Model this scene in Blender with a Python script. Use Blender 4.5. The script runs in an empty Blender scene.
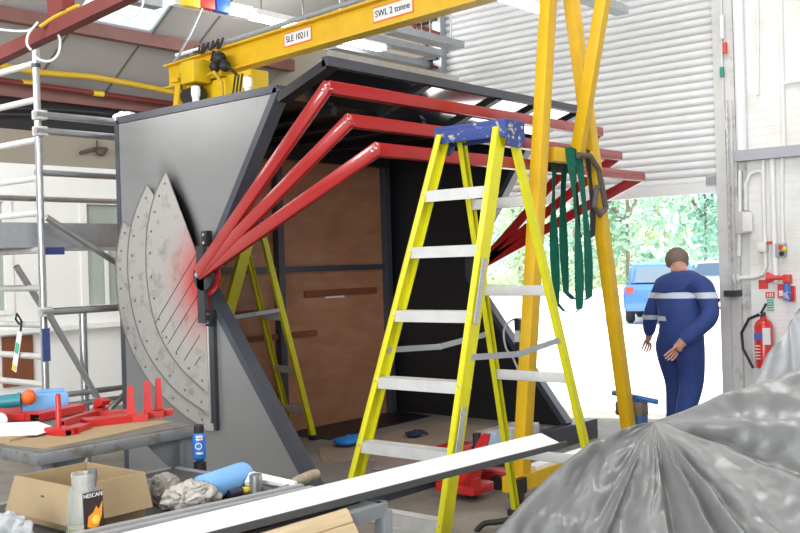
import bpy, bmesh, math, random
from mathutils import Vector, Matrix, noise
random.seed(7)
V = Vector
sc = bpy.context.scene
C = sc.collection

# ------------------------------------------------------------------ camera
FPX, CX, CY, HGT = 1020.0, 400.0, 264.5, 1.6
A, S = math.radians(39.8), 0.03
CS = math.sqrt(1 - S * S)
FW = V((-math.sin(A), math.cos(A), 0)); R0 = V((math.cos(A), math.sin(A), 0)); UZ = V((0, 0, 1))
CXA = CS * R0 - S * UZ; CYA = S * R0 + CS * UZ; O = V((0, 0, HGT))
cam = bpy.data.cameras.new('camera'); camo = bpy.data.objects.new('camera', cam); C.objects.link(camo)
cam.sensor_width = 36; cam.lens = FPX * 36 / 800; cam.shift_y = -(266.5 - CY) / 800
camo.matrix_world = Matrix(((CXA.x, CYA.x, -FW.x, O.x), (CXA.y, CYA.y, -FW.y, O.y), (CXA.z, CYA.z, -FW.z, O.z), (0, 0, 0, 1)))
cam.clip_start = 0.05; cam.clip_end = 300
sc.camera = camo

# ------------------------------------------------------------------ world, sun, big lights, exposure
w = bpy.data.worlds.new('world'); sc.world = w; w.use_nodes = True
bg = w.node_tree.nodes['Background']; bg.inputs[0].default_value = (0.86, 0.93, 1, 1); bg.inputs[1].default_value = 2.2
sun = bpy.data.lights.new('sun', 'SUN'); sun.energy = 8.5; sun.angle = 0.02; sun.color = (1, 0.95, 0.87)
so = bpy.data.objects.new('sun', sun); C.objects.link(so)
so.rotation_euler = V((-0.75, -0.35, -1.0)).to_track_quat('-Z', 'Y').to_euler()
def area(name, loc, tgt, sx, sy, e, col=(1, 0.97, 0.93)):
    l = bpy.data.lights.new(name, 'AREA'); l.shape = 'RECTANGLE'; l.size = sx; l.size_y = sy; l.energy = e; l.color = col
    o = bpy.data.objects.new(name, l); C.objects.link(o); o.location = loc
    o.rotation_euler = (V(tgt) - V(loc)).to_track_quat('-Z', 'Y').to_euler(); return o
# unseen area lights added as fill, behind the camera and under the roof
area('fill_behind_camera', (0.5, -5.7, 2.2), (-3.8, 4, 1.5), 5.0, 3.8, 560, (0.95, 0.98, 1))
area('ceiling_fill_front', (-2.6, 1.5, 5.6), (-3.2, 2.6, 0), 3.0, 4.0, 120, (1, 0.98, 0.95))
area('ceiling_fill_back', (-3.0, 7.2, 5.4), (-3.4, 6.8, 0), 1.6, 2.6, 70, (1, 0.98, 0.95))
area('ceiling_fill_left', (-8.4, 2.6, 3.9), (-9.5, 5.5, 1.2), 1.6, 2.0, 95, (1, 0.98, 0.95))
def point_fill(name, loc, e, r=.25):
    l = bpy.data.lights.new(name, 'POINT'); l.energy = e; l.shadow_soft_size = r; l.color = (1, .985, .96)
    o = bpy.data.objects.new(name, l); C.objects.link(o); o.location = loc
# point lights added to brighten the roof lining and the booth interior
point_fill('point_fill_left', (-6.2, 1.0, 3.9), 105); point_fill('point_fill_mid', (-0.7, 3.9, 3.2), 120); point_fill('point_fill_back', (-8.0, 8.0, 4.4), 60)
vs = sc.view_settings; vs.view_transform = 'Standard'; vs.look = 'None'; vs.gamma = 1; vs.use_curve_mapping = False; vs.exposure = 0.35
sc.cycles.use_denoising = True; sc.cycles.max_bounces = 8

# ------------------------------------------------------------------ helpers
def ray(px, py): return (FPX * FW + (px - CX) * CXA - (py - CY) * CYA) / FPX
def P(px, py, ax, v):
    d = ray(px, py); i = 'xyz'.index(ax); return O + d * ((v - O[i]) / d[i])
def PD(px, py, dep): return O + dep * ray(px, py)
def PN(px, py, p0, n):
    d = ray(px, py); return O + d * ((V(p0) - O).dot(V(n)) / d.dot(V(n)))
class MB:
    def __init__(s): s.bm = bmesh.new(); s.mi = 0; s.uvbox = False
    def face(s, vs):
        try:
            f = s.bm.faces.new(vs); f.material_index = s.mi; return f
        except ValueError: return None
    def box(s, c, size, rot=None, bev=0):
        M = Matrix.Translation(c) @ (rot.to_matrix().to_4x4() if rot else Matrix()) @ Matrix.Diagonal((*size, 1))
        r = bmesh.ops.create_cube(s.bm, size=1, matrix=M)
        fs = {f for v in r['verts'] for f in v.link_faces}
        for f in fs: f.material_index = s.mi
        if bev: bmesh.ops.bevel(s.bm, geom=list({e for v in r['verts'] for e in v.link_edges}), offset=bev, segments=2, profile=.5, affect='EDGES', material=-1)
        return s
    def bx(s, a, b, bev=0):
        a, b = V(a), V(b); return s.box((a + b) / 2, [abs(x) for x in (b - a)], None, bev)
    def bar(s, p, q, wd, h, up=(0, 0, 1), bev=0):
        p, q = V(p), V(q); d = q - p; L = d.length; d.normalize(); sd = d.cross(V(up))
        if sd.length < 1e-4: sd = d.cross(V((1, 0, 0)))
        sd.normalize(); u = sd.cross(d)
        M = Matrix((d, sd, u)).transposed()
        return s.box((p + q) / 2, (L, wd, h), M.to_quaternion(), bev)
    def tube(s, pts, r, n=10, cap=True):
        pts = [V(p) for p in pts]; rs = r if isinstance(r, (list, tuple)) else [r] * len(pts)
        t0 = (pts[1] - pts[0]).normalized(); a = t0.orthogonal().normalized(); rings = []
        for i, p in enumerate(pts):
            t = (pts[min(i + 1, len(pts) - 1)] - pts[max(i - 1, 0)]).normalized()
            a = (a - t * a.dot(t))
            a = a.normalized() if a.length > 1e-5 else t.orthogonal().normalized()
            b = t.cross(a)
            rings.append([s.bm.verts.new(p + rs[i] * (math.cos(k * 2 * math.pi / n) * a + math.sin(k * 2 * math.pi / n) * b)) for k in range(n)])
        for i in range(len(rings) - 1):
            for k in range(n): s.face((rings[i][k], rings[i][(k + 1) % n], rings[i + 1][(k + 1) % n], rings[i + 1][k]))
        if cap: s.face(rings[0][::-1]); s.face(rings[-1])
        return s
    def lathe(s, prof, org=(0, 0, 0), ax=(0, 0, 1), n=20):
        ax = V(ax).normalized(); a = ax.orthogonal().normalized(); b = ax.cross(a); org = V(org); rings = []
        for r, z in prof:
            rings.append([s.bm.verts.new(org + ax * z + max(r, 1e-4) * (math.cos(k * 2 * math.pi / n) * a + math.sin(k * 2 * math.pi / n) * b)) for k in range(n)])
        for i in range(len(rings) - 1):
            for k in range(n): s.face((rings[i][k], rings[i][(k + 1) % n], rings[i + 1][(k + 1) % n], rings[i + 1][k]))
        s.face(rings[0][::-1]); s.face(rings[-1]); return s
    def prism(s, pts, vec):
        vec = V(vec); a = [s.bm.verts.new(p) for p in pts]; b = [s.bm.verts.new(V(p) + vec) for p in pts]; n = len(a)
        s.face(a[::-1]); s.face(b)
        for i in range(n): s.face((a[i], a[(i + 1) % n], b[(i + 1) % n], b[i]))
        return s
    def ball(s, c, r, sub=2, scale=(1, 1, 1)):
        q = bmesh.ops.create_icosphere(s.bm, subdivisions=sub, radius=r, matrix=Matrix.Translation(c) @ Matrix.Diagonal((*scale, 1)))
        for f in {f for v in q['verts'] for f in v.link_faces}: f.material_index = s.mi
        return s
    def grid(s, pts):
        vv = [[s.bm.verts.new(p) for p in row] for row in pts]
        for i in range(len(vv) - 1):
            for j in range(len(vv[0]) - 1): s.face((vv[i][j], vv[i][j + 1], vv[i + 1][j + 1], vv[i + 1][j]))
        return s
    def text(s, txt, org, xd, yd, size, depth=0.0015):
        cu = bpy.data.curves.new('t', 'FONT'); cu.body = txt; cu.size = size; cu.extrude = depth; cu.align_x = 'CENTER'; cu.align_y = 'CENTER'
        o = bpy.data.objects.new('t', cu); C.objects.link(o); bpy.context.view_layer.update()
        me = bpy.data.meshes.new_from_object(o.evaluated_get(bpy.context.evaluated_depsgraph_get()))
        bpy.data.objects.remove(o); bpy.data.curves.remove(cu)
        xd, yd = V(xd).normalized(), V(yd).normalized(); zd = xd.cross(yd); M = Matrix((xd, yd, zd)).transposed().to_4x4(); M.translation = V(org)
        me.transform(M); n0 = len(s.bm.faces); s.bm.from_mesh(me); s.bm.faces.ensure_lookup_table()
        for f in s.bm.faces[n0:]: f.material_index = s.mi
        bpy.data.meshes.remove(me); return s
WL = {}
def build(mb, name, mats, parent=None, smooth=35, loc=None, recalc=True):
    bm = mb.bm
    if recalc: bmesh.ops.recalc_face_normals(bm, faces=bm.faces)
    if parent is not None and loc is None: loc = WL[parent.name]
    if loc is None:
        xs = [v.co for v in bm.verts]
        loc = V(((min(v.x for v in xs) + max(v.x for v in xs)) / 2, (min(v.y for v in xs) + max(v.y for v in xs)) / 2, min(v.z for v in xs)))
    loc = V(loc)
    bmesh.ops.translate(bm, verts=bm.verts, vec=-loc)
    me = bpy.data.meshes.new(name); bm.to_mesh(me); bm.free()
    for m in (mats if isinstance(mats, (list, tuple)) else [mats]): me.materials.append(m)
    if smooth:
        for p in me.polygons: p.use_smooth = True
        me.set_sharp_from_angle(angle=math.radians(smooth))
    o = bpy.data.objects.new(name, me); C.objects.link(o)
    if parent is not None: o.parent = parent; o.location = loc - WL[parent.name]
    else: o.location = loc
    WL[o.name] = loc; return o
def thing(name, label, cat, loc, group=None):
    o = bpy.data.objects.new(name, None); o.empty_display_size = .1; C.objects.link(o); o.location = loc; WL[o.name] = V(loc)
    return tag(o, label, cat, group)
def tag(o, label, cat, group=None):
    o['label'] = label; o['category'] = cat
    if group: o['group'] = group
    return o
def struct(o): o['kind'] = 'structure'; return o
def mk(fn, name, mats, parent=None, **k):
    m = MB(); fn(m); return build(m, name, mats, parent, **k)

def mat(name, col, rough=.5, metal=0, var=0, scale=8, bump=0, bscale=40, coat=0, spec=.5, col2=None, thr=None, emit=0):
    m = bpy.data.materials.new(name); m.use_nodes = True; nt = m.node_tree; b = nt.nodes['Principled BSDF']; N = nt.nodes.new; lk = nt.links.new
    b.inputs['Base Color'].default_value = (*col, 1); b.inputs['Roughness'].default_value = rough; b.inputs['Metallic'].default_value = metal
    b.inputs['Coat Weight'].default_value = coat; b.inputs['Coat Roughness'].default_value = .08; b.inputs['Specular IOR Level'].default_value = spec
    if emit: b.inputs['Emission Color'].default_value = (*col, 1); b.inputs['Emission Strength'].default_value = emit
    tc = N('ShaderNodeTexCoord')
    if var or col2:
        n = N('ShaderNodeTexNoise'); n.inputs['Scale'].default_value = scale; n.inputs['Detail'].default_value = 6; n.inputs['Roughness'].default_value = .65
        lk(tc.outputs['Object'], n.inputs['Vector'])
        r = N('ShaderNodeValToRGB'); lk(n.outputs['Fac'], r.inputs[0])
        lo, hi = thr or (.3, .7)
        r.color_ramp.elements[0].position = lo; r.color_ramp.elements[1].position = hi
        c2 = col2 or tuple(max(0, c * (1 - var)) for c in col)
        r.color_ramp.elements[0].color = (*c2, 1); r.color_ramp.elements[1].color = (*col, 1)
        lk(r.outputs[0], b.inputs['Base Color'])
    if bump:
        n2 = N('ShaderNodeTexNoise'); n2.inputs['Scale'].default_value = bscale; n2.inputs['Detail'].default_value = 5; lk(tc.outputs['Object'], n2.inputs['Vector'])
        bp = N('ShaderNodeBump'); bp.inputs['Strength'].default_value = bump; bp.inputs['Distance'].default_value = .02; lk(n2.outputs['Fac'], bp.inputs['Height']); lk(bp.outputs[0], b.inputs['Normal'])
    return m
def brick_mat(name, c1, c2, cm, bw=.225, bh=.075, bump=.35, rough=.8):
    m = mat(name, c1, rough); nt = m.node_tree; N = nt.nodes.new; lk = nt.links.new; b = nt.nodes['Principled BSDF']
    tc = N('ShaderNodeTexCoord'); sp = N('ShaderNodeSeparateXYZ'); cb = N('ShaderNodeCombineXYZ'); ad = N('ShaderNodeMath'); ad.operation = 'ADD'
    lk(tc.outputs['Object'], sp.inputs[0]); lk(sp.outputs[0], ad.inputs[0]); lk(sp.outputs[1], ad.inputs[1]); lk(ad.outputs[0], cb.inputs[0]); lk(sp.outputs[2], cb.inputs[1])
    t = N('ShaderNodeTexBrick'); lk(cb.outputs[0], t.inputs['Vector']); t.inputs['Scale'].default_value = 1; t.inputs['Brick Width'].default_value = bw; t.inputs['Row Height'].default_value = bh
    t.inputs['Mortar Size'].default_value = .006; t.inputs['Mortar Smooth'].default_value = .6
    for k, c in (('Color1', c1), ('Color2', c2), ('Mortar', cm)): t.inputs[k].default_value = (*c, 1)
    n = N('ShaderNodeTexNoise'); n.inputs['Scale'].default_value = 2.2; n.inputs['Detail'].default_value = 7; lk(tc.outputs['Object'], n.inputs['Vector'])
    r = N('ShaderNodeValToRGB'); r.color_ramp.elements[0].position = .36; r.color_ramp.elements[0].color = (.9, .885, .84, 1); r.color_ramp.elements[1].position = .52; r.color_ramp.elements[1].color = (1, 1, 1, 1); lk(n.outputs['Fac'], r.inputs[0])
    mx = N('ShaderNodeMixRGB'); mx.blend_type = 'MULTIPLY'; mx.inputs[0].default_value = 1; lk(t.outputs['Color'], mx.inputs[1]); lk(r.outputs[0], mx.inputs[2]); lk(mx.outputs[0], b.inputs['Base Color'])
    bp = N('ShaderNodeBump'); bp.inputs['Strength'].default_value = bump; bp.inputs['Distance'].default_value = .01; bp.invert = True; lk(t.outputs['Fac'], bp.inputs['Height']); lk(bp.outputs[0], b.inputs['Normal'])
    return m
def wood_mat(name, c1, c2, rough=.5, stretch=(1, 1, 1), scale=6):
    m = mat(name, c1, rough); nt = m.node_tree; N = nt.nodes.new; lk = nt.links.new; b = nt.nodes['Principled BSDF']
    tc = N('ShaderNodeTexCoord'); mp = N('ShaderNodeMapping'); mp.inputs['Scale'].default_value = stretch; lk(tc.outputs['Object'], mp.inputs[0])
    n = N('ShaderNodeTexNoise'); n.inputs['Scale'].default_value = scale; n.inputs['Detail'].default_value = 8; n.inputs['Distortion'].default_value = .6; lk(mp.outputs[0], n.inputs['Vector'])
    r = N('ShaderNodeValToRGB'); r.color_ramp.elements[0].position = .35; r.color_ramp.elements[1].position = .68
    r.color_ramp.elements[0].color = (*c2, 1); r.color_ramp.elements[1].color = (*c1, 1); lk(n.outputs['Fac'], r.inputs[0]); lk(r.outputs[0], b.inputs['Base Color'])
    return m

M_floor = mat('concrete_floor', (.30, .27, .23), .7, var=.45, scale=3, bump=.15, bscale=25)
M_ground = mat('outdoor_concrete', (.70, .69, .67), .8, var=.12, scale=1)
M_grass = mat('verge_grass', (.22, .33, .14), .9, var=.4, scale=4)
M_brick = brick_mat('cream_painted_brick', (.77, .77, .76), (.765, .765, .75), (.735, .735, .72), bump=.25)
M_tan = mat('tan_painted_wall', (.30, .27, .22), .8, var=.12, scale=2)
M_white = mat('white_paint', (.82, .83, .82), .5, var=.04, scale=3)
M_shut = mat('shutter_paint', (.78, .79, .80), .4, var=.05, scale=3)
M_jamb = mat('jamb_paint', (.62, .62, .61), .5, var=.15, scale=8)
M_joint = mat('lining_joint', (.13, .125, .125), .8)
M_roofg = mat('grey_roof_lining', (.36, .345, .345), .8, var=.08, scale=1.2)
M_redsteel = mat('oxide_red_steel', (.20, .026, .022), .55, var=.25, scale=6)
M_dullred = mat('faded_purlin_paint', (.21, .095, .085), .7, var=.2, scale=5)
M_dark = mat('dark_void_cladding', (.018, .017, .018), .8)
M_alu = mat('aluminium', (.50, .51, .52), .32, .85, var=.2, scale=14)
M_alud = mat('dull_aluminium', (.62, .62, .60), .45, .15, var=.16, scale=9)
M_galv = mat('galvanised_steel', (.42, .45, .48), .45, .5, var=.15, scale=20)
M_black = mat('black_paint', (.012, .012, .015), .42, var=.2, scale=8)
M_blackgl = mat('black_gloss_sheet', (.014, .014, .018), .16, coat=.4)
M_bluegrey = mat('blue_grey_steel', (.058, .065, .085), .34, var=.25, scale=10)
M_lip = mat('polished_lip_sheet', (.72, .72, .74), .07, 1)
M_ply = wood_mat('plywood', (.46, .225, .130), (.36, .165, .092), .45, (1, 1, 3), 3)
M_floorb = mat('protective_board', (.40, .315, .225), .75, var=.25, scale=4)
M_red = mat('red_gloss_paint', (.335, .012, .012), .28, coat=.35, spec=.5)
M_redb = mat('red_bracket_paint', (.50, .016, .014), .35, coat=.3)
M_lime = mat('lime_yellow_fibreglass', (.66, .62, .008), .4, var=.12, scale=14, coat=.15)
M_yel = mat('crane_yellow_paint', (.76, .46, .008), .42, var=.16, scale=7)
M_yeld = mat('hoist_yellow_paint', (.70, .47, .01), .4, var=.12, scale=9)
M_blue = mat('spattered_blue_plastic', (.030, .055, .22), .5, col2=None, var=.3, scale=30)
M_spat = mat('spattered_top', (.025, .05, .21), .5, col2=(.42, .42, .30), thr=(.36, .42), scale=22)
M_rub = mat('black_rubber', (.015, .015, .015), .6)
M_label = mat('white_label', (.75, .75, .73), .5)
M_labelg = mat('worn_silver_label', (.52, .53, .56), .4, var=.4, scale=60)
M_orange = mat('orange_print', (.75, .16, .04), .5)
M_ink = mat('black_ink', (.02, .02, .02), .6)
M_green = mat('green_webbing', (.015, .26, .17), .75, var=.2, scale=40)
M_gsling = mat('grey_webbing', (.085, .075, .075), .8, var=.3, scale=30)
M_tarp = mat('grey_tarpaulin', (.165, .167, .163), .4, var=.16, scale=5, bump=.3, bscale=11)
M_card = mat('cardboard', (.38, .275, .155), .8, var=.1, scale=6)
M_cardin = mat('cardboard_inside', (.30, .205, .11), .85, var=.1, scale=6)
M_paper = mat('white_paper', (.85, .85, .86), .6)
M_bluefoam = mat('light_blue_foam', (.20, .43, .78), .6)
M_blueroll = mat('blue_paper_roll', (.19, .42, .78), .75, bump=.2, bscale=60)
M_rag = mat('grey_rag', (.34, .32, .28), .9, col2=(.17, .155, .135), thr=(.4, .6), scale=16, bump=.4, bscale=30)
M_bench = mat('worn_bench_steel', (.23, .235, .24), .45, .4, col2=(.16, .135, .105), thr=(.38, .52), scale=14)
M_benchleg = mat('grey_bench_paint', (.17, .175, .185), .5, var=.2, scale=9)
M_benchtop = mat('grubby_bench_top', (.20, .19, .17), .6, var=.5, scale=7)
M_skin = mat('skin', (.50, .25, .19), .5)
M_navy = mat('navy_workwear', (.020, .050, .215), .8, var=.25, scale=7, bump=.3, bscale=14)
M_refl = mat('reflective_tape', (.50, .55, .66), .45)
M_hair = mat('grey_brown_hair', (.17, .13, .10), .8)
M_fire = mat('extinguisher_red', (.60, .022, .022), .3, coat=.4)
M_signr = mat('sign_red', (.68, .05, .04), .5)
M_signg = mat('sign_green', (.05, .42, .24), .5)
M_conduit = mat('cream_conduit', (.78, .78, .75), .5)
M_wpvc = mat('white_plastic', (.80, .81, .83), .4)
M_trunk = mat('grey_trunking', (.38, .40, .44), .5)
M_chrome = mat('bright_steel', (.75, .75, .76), .2, 1)
M_pipeyel = mat('gas_pipe_yellow', (.55, .36, .02), .5)
M_brown = mat('brown_board', (.22, .07, .03), .6, var=.15, scale=4)
M_wood = wood_mat('pale_timber', (.58, .45, .28), (.47, .34, .19), .6, (10, 1, 10), 3)
M_woodh = wood_mat('worn_handle_wood', (.38, .31, .22), (.25, .2, .14), .6, (6, 6, 1), 6)
M_traywhite = mat('white_coated_metal', (.86, .87, .88), .35)
M_leaf = [mat('foliage_a', (.40, .62, .46), .6, var=.4, scale=1.5), mat('foliage_b', (.55, .68, .42), .6, var=.4, scale=1.5), mat('foliage_c', (.36, .62, .50), .6, var=.4, scale=1.5)]
for m_ in M_leaf:
    m_.node_tree.nodes['Principled BSDF'].inputs['Specular IOR Level'].default_value = .2
M_bark = mat('bark', (.26, .23, .18), .9, var=.3, scale=9)
M_carblue = mat('car_blue', (.045, .16, .50), .25, coat=.7)
M_carwhite = mat('car_silver', (.62, .66, .70), .3, coat=.5)
M_carglass = mat('car_glass', (.10, .14, .18), .1, spec=.7)
M_tyre = mat('tyre', (.02, .02, .02), .8)
M_lamp = mat('lit_tube', (1, .98, .94), .5, emit=9)
M_darkmetal = mat('dark_metal', (.05, .052, .058), .45, .3, var=.2, scale=10)
M_teal = mat('teal_plastic', (.02, .20, .24), .4)
M_orangepl = mat('orange_plastic', (.75, .13, .02), .4)
M_yelpl = mat('yellow_plastic', (.75, .58, .03), .45)
M_glassjar = mat('jar_glass', (.80, .85, .82), .05); _b = M_glassjar.node_tree.nodes['Principled BSDF']; _b.inputs['Transmission Weight'].default_value = .75; _b.inputs['IOR'].default_value = 1.3; _b.inputs['Roughness'].default_value = .18
M_winglass = mat('window_glass', (.36, .41, .37), .12, var=.08, scale=2)
M_blind = mat('pale_green_blind', (.32, .36, .31), .6, var=.1, scale=2)
M_plastic = mat('clear_plastic_bag', (.72, .74, .76), .2); _b = M_plastic.node_tree.nodes['Principled BSDF']; _b.inputs['Transmission Weight'].default_value = .5; _b.inputs['IOR'].default_value = 1.1

M_chainm0 = mat('pale_hose', (.55, .56, .58), .4)
M_quadrim = mat('plate_rim', (.20, .19, .175), .5, .3)
# silver end panel: brushed sheet with a soft black streak beside the quadrant plates
def spray(m, nodes_in, centre, radius, colour, squash=(1, 1, 1), rotz=0, power=1.0, strength=1.0):  # mixes a soft-edged patch of the given colour into the base colour
    nt = m.node_tree; N = nt.nodes.new; lk = nt.links.new; b = nt.nodes['Principled BSDF']
    tc = N('ShaderNodeTexCoord'); mp = N('ShaderNodeMapping'); mp.vector_type = 'TEXTURE'
    mp.inputs['Location'].default_value = centre; mp.inputs['Rotation'].default_value = (0, rotz, 0); mp.inputs['Scale'].default_value = [radius * q for q in squash]
    lk(tc.outputs['Object'], mp.inputs[0]); g = N('ShaderNodeTexGradient'); g.gradient_type = 'QUADRATIC_SPHERE'; lk(mp.outputs[0], g.inputs[0])
    mu = N('ShaderNodeMath'); mu.operation = 'MULTIPLY'; mu.use_clamp = True; mu.inputs[1].default_value = strength; lk(g.outputs['Fac'], mu.inputs[0])
    mx = N('ShaderNodeMixRGB'); lk(mu.outputs[0], mx.inputs[0])
    src = b.inputs['Base Color'].links[0].from_socket; lk(src, mx.inputs[1]); mx.inputs[2].default_value = (*colour, 1); lk(mx.outputs[0], b.inputs['Base Color'])
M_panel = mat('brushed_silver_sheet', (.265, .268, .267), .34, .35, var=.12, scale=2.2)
M_quad = mat('blotchy_quadrant_sheet', (.39, .375, .355), .5, .2, col2=(.26, .245, .225), thr=(.32, .48), scale=9)

# ------------------------------------------------------------------ SETTING
XL, YB = -10.6, 9.5           # left (office) wall, back (shutter) wall
def roofz(x): return 3.75 + .654 * (x - XL)
RN = V((-.654, 0, 1))
def PR(px, py): return PN(px, py, (XL, 0, 3.75), RN)
struct(mk(lambda m: m.bx((XL, -6, -.12), (4, YB + .15, 0)), 'floor', M_floor))
struct(mk(lambda m: m.bx((-70, YB + .15, -.14), (60, 56, -.004)), 'ground', M_ground))
struct(mk(lambda m: m.bx((-110, 56, -.14), (90, 95, .05)), 'grass_verge', M_grass))
# roof: grey lining in sheets with a rooflight opening
RX = -4.4
sk = [PR(80, -8), PR(150, 32)]
s0 = min(sk[0].x, sk[1].x); SKX0, SKX1 = PR(120, 27).x, PR(120, 27).x + 1.5
SKY0, SKY1 = PR(78, 12).y, PR(153, 30).y
def roof(m):
    ys = [-6, SKY0, SKY1, YB + .1]; xs = [XL, SKX0, SKX1, RX]
    for i in range(3):
        for j in range(3):
            if i == 1 and j == 1: continue
            a, b = xs[i], xs[i + 1]
            pts = [(a, ys[j], roofz(a)), (b, ys[j], roofz(b)), (b, ys[j + 1], roofz(b)), (a, ys[j + 1], roofz(a))]
            m.prism(pts, (0, 0, .06))
    zt = roofz(RX)
    m.prism([(RX, -6, zt), (4, -6, 3.75), (4, YB + .1, 3.75), (RX, YB + .1, zt)], (0, 0, .06))
struct(mk(roof, 'ceiling', M_roofg, smooth=0))
M_sky = bpy.data.materials.new('frosted_rooflight'); M_sky.use_nodes = True
_n = M_sky.node_tree.nodes; _n.remove(_n['Principled BSDF']); _t = _n.new('ShaderNodeBsdfTranslucent'); _t.inputs[0].default_value = (.62, .70, .70, 1)
M_sky.node_tree.links.new(_t.outputs[0], _n['Material Output'].inputs[0])
struct(mk(lambda m: m.prism([(SKX0, SKY0, roofz(SKX0) + .02), (SKX1, SKY0, roofz(SKX1) + .02), (SKX1, SKY1, roofz(SKX1) + .02), (SKX0, SKY1, roofz(SKX0) + .02)], (0, 0, .006)), 'window_3', M_sky))
# sheet joints of the roof lining
for k, (a, b) in enumerate((((106, 91), (144, 38)), ((45, 68), (62, 40)), ((156, 28), (172, 0)), ((186, 60), (200, 40)))):
    yj = PR(*a).y
    x0, x1 = (XL, SKX0) if k in (0, 1) else (SKX0, RX)
    o = struct(mk(lambda m: m.prism([(x0, yj - .012, roofz(x0) - .012), (x1, yj - .012, roofz(x1) - .012), (x1, yj + .012, roofz(x1) - .012), (x0, yj + .012, roofz(x0) - .012)], (0, 0, .012)), 'trim_%d' % (k + 10), M_joint))
# back wall pieces (gable), shutter opening, right brick wall
SX0, SX1 = -7.15, -3.90
def gz(x): return min(roofz(x), roofz(RX) - (x - RX) * (roofz(RX) - 3.75) / (4 - RX))
struct(mk(lambda m: m.prism([(XL, YB, 0), (SX0 - .12, YB, 0), (SX0 - .12, YB, gz(SX0 - .12)), (XL, YB, gz(XL))], (0, .14, 0)), 'wall_back', M_tan))
WX0 = SX1 + .28
struct(mk(lambda m: m.prism([(WX0, YB, 0), (4, YB, 0), (4, YB, gz(4)), (WX0, YB, gz(WX0))], (0, .14, 0)), 'wall_right', M_brick, loc=(0, 0, 0)))
struct(mk(lambda m: m.prism([(SX0 - .12, YB, 5.3), (WX0, YB, 5.3), (WX0, YB, gz(WX0)), (RX, YB, gz(RX)), (SX0 - .12, YB, gz(SX0 - .12))], (0, .14, 0)), 'wall_gable', M_tan))
struct(mk(lambda m: m.bx((4, -6, 0), (4.12, YB + .1, 3.8)), 'wall_side', M_white))
# left wall with office front
def lw(px, py, x=XL): return P(px, py, 'x', x)
ZS, ZW0, ZW1, ZF0, ZF1 = lw(60, 326).z, lw(100, 309).z, lw(100, 197).z, lw(60, 166).z, lw(60, 133).z
W = {}
for i, (a, b) in enumerate(((80, 126), (-55, 12))):
    W[i] = (lw(a, 250).y, lw(b, 250).y)
ya0, ya1 = W[1]; yb0, yb1 = W[0]
def lwall(m):
    m.bx((XL - .12, -6, 0), (XL, YB + .1, ZW0)); m.bx((XL - .12, -6, ZW1), (XL, YB + .1, ZF0))
    for a, b in ((-6, ya0), (ya1, yb0), (yb1, YB + .1)): m.bx((XL - .12, a, ZW0), (XL, b, ZW1))
struct(mk(lwall, 'wall_left', M_white, smooth=0))
struct(mk(lambda m: m.bx((XL - .12, -6, ZF0), (XL - .02, YB + .1, ZF1)), 'trim_1', M_tan))
struct(mk(lambda m: m.bx((XL - .12, -6, ZF1), (XL - .05, YB + .1, 3.8)), 'trim_2', M_dark))
struct(mk(lambda m: m.bx((XL, -6, ZS - .05), (XL + .10, YB, ZS)), 'trim_3', M_white))
for i, (a, b) in W.items():
    fr = struct(mk(lambda m: (m.bx((XL - .06, a, ZW0), (XL + .02, a + .09, ZW1)), m.bx((XL - .06, b - .09, ZW0), (XL + .02, b, ZW1)), m.bx((XL - .06, a + .09, ZW1 - .09), (XL + .02, b - .09, ZW1)), m.bx((XL - .06, a + .09, ZW0), (XL + .02, b - .09, ZW0 + .05))), 'window_%d' % (i + 1), M_white))
    mk(lambda m: m.bx((XL - .05, a + .09, ZW0 + .05), (XL - .035, b - .09, ZW1 - .09)), 'blind' if i else 'pane', M_winglass, fr)
    if i == 0: mk(lambda m: m.bx((XL - .03, lw(106, 280).y, ZW0 + .05), (XL - .01, lw(106, 280).y + .05, (ZW0 + ZW1) / 2 + .1)), 'mullion', M_white, fr)
# wall behind the camera with its own open door
struct(mk(lambda m: (m.bx((XL, -6.12, 0), (-2.2, -6, 3.9)), m.bx((3.2, -6.12, 0), (4, -6, 3.9))), 'wall_front', M_white))

# roller shutter
def slats(m):
    pitch = .077; z0, z1 = 2.30, 5.3; n = int((z1 - z0) / pitch); rows = []; prof = [(-.03, 0), (.0, .003), (.014, .016), (.019, .034), (.014, .052), (.0, .065), (-.03, .068)]
    for k in range(n):
        for d, h in prof: rows.append((z0 + k * pitch + h, d))
    m.grid([[(SX0 - .05, YB + .06 - d, z), (SX1 + .05, YB + .06 - d, z)] for z, d in rows])
dr = struct(mk(slats, 'door_1', M_shut, smooth=50, recalc=False))
mk(lambda m: m.bx((SX0 - .04, YB + .02, 2.20), (SX1 + .04, YB + .07, 2.305)), 'bottom_rail', M_shut, dr)
mk(lambda m: m.bx((SX1 - .13, YB - .0, 2.28), (SX1 - .01, YB + .03, 2.36)), 'lock', M_galv, dr)
struct(mk(lambda m: (m.bx((SX1, YB - .06, 0), (SX1 + .10, YB + .14, 5.3)), ), 'trim_4', M_jamb))
struct(mk(lambda m: (m.bx((SX1 + .10, YB - .03, 0), (SX1 + .19, YB + .14, 5.3)), m.bx((SX1 + .19, YB + .02, 0), (WX0, YB + .14, 5.3))), 'trim_5', mat('streaky_guide', (.62, .62, .61), .5, col2=(.40, .39, .37), thr=(.34, .48), scale=6)))
struct(mk(lambda m: m.bx((SX0 - .12, YB - .06, 0), (SX0, YB + .14, 5.3)), 'trim_6', M_galv))

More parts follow.
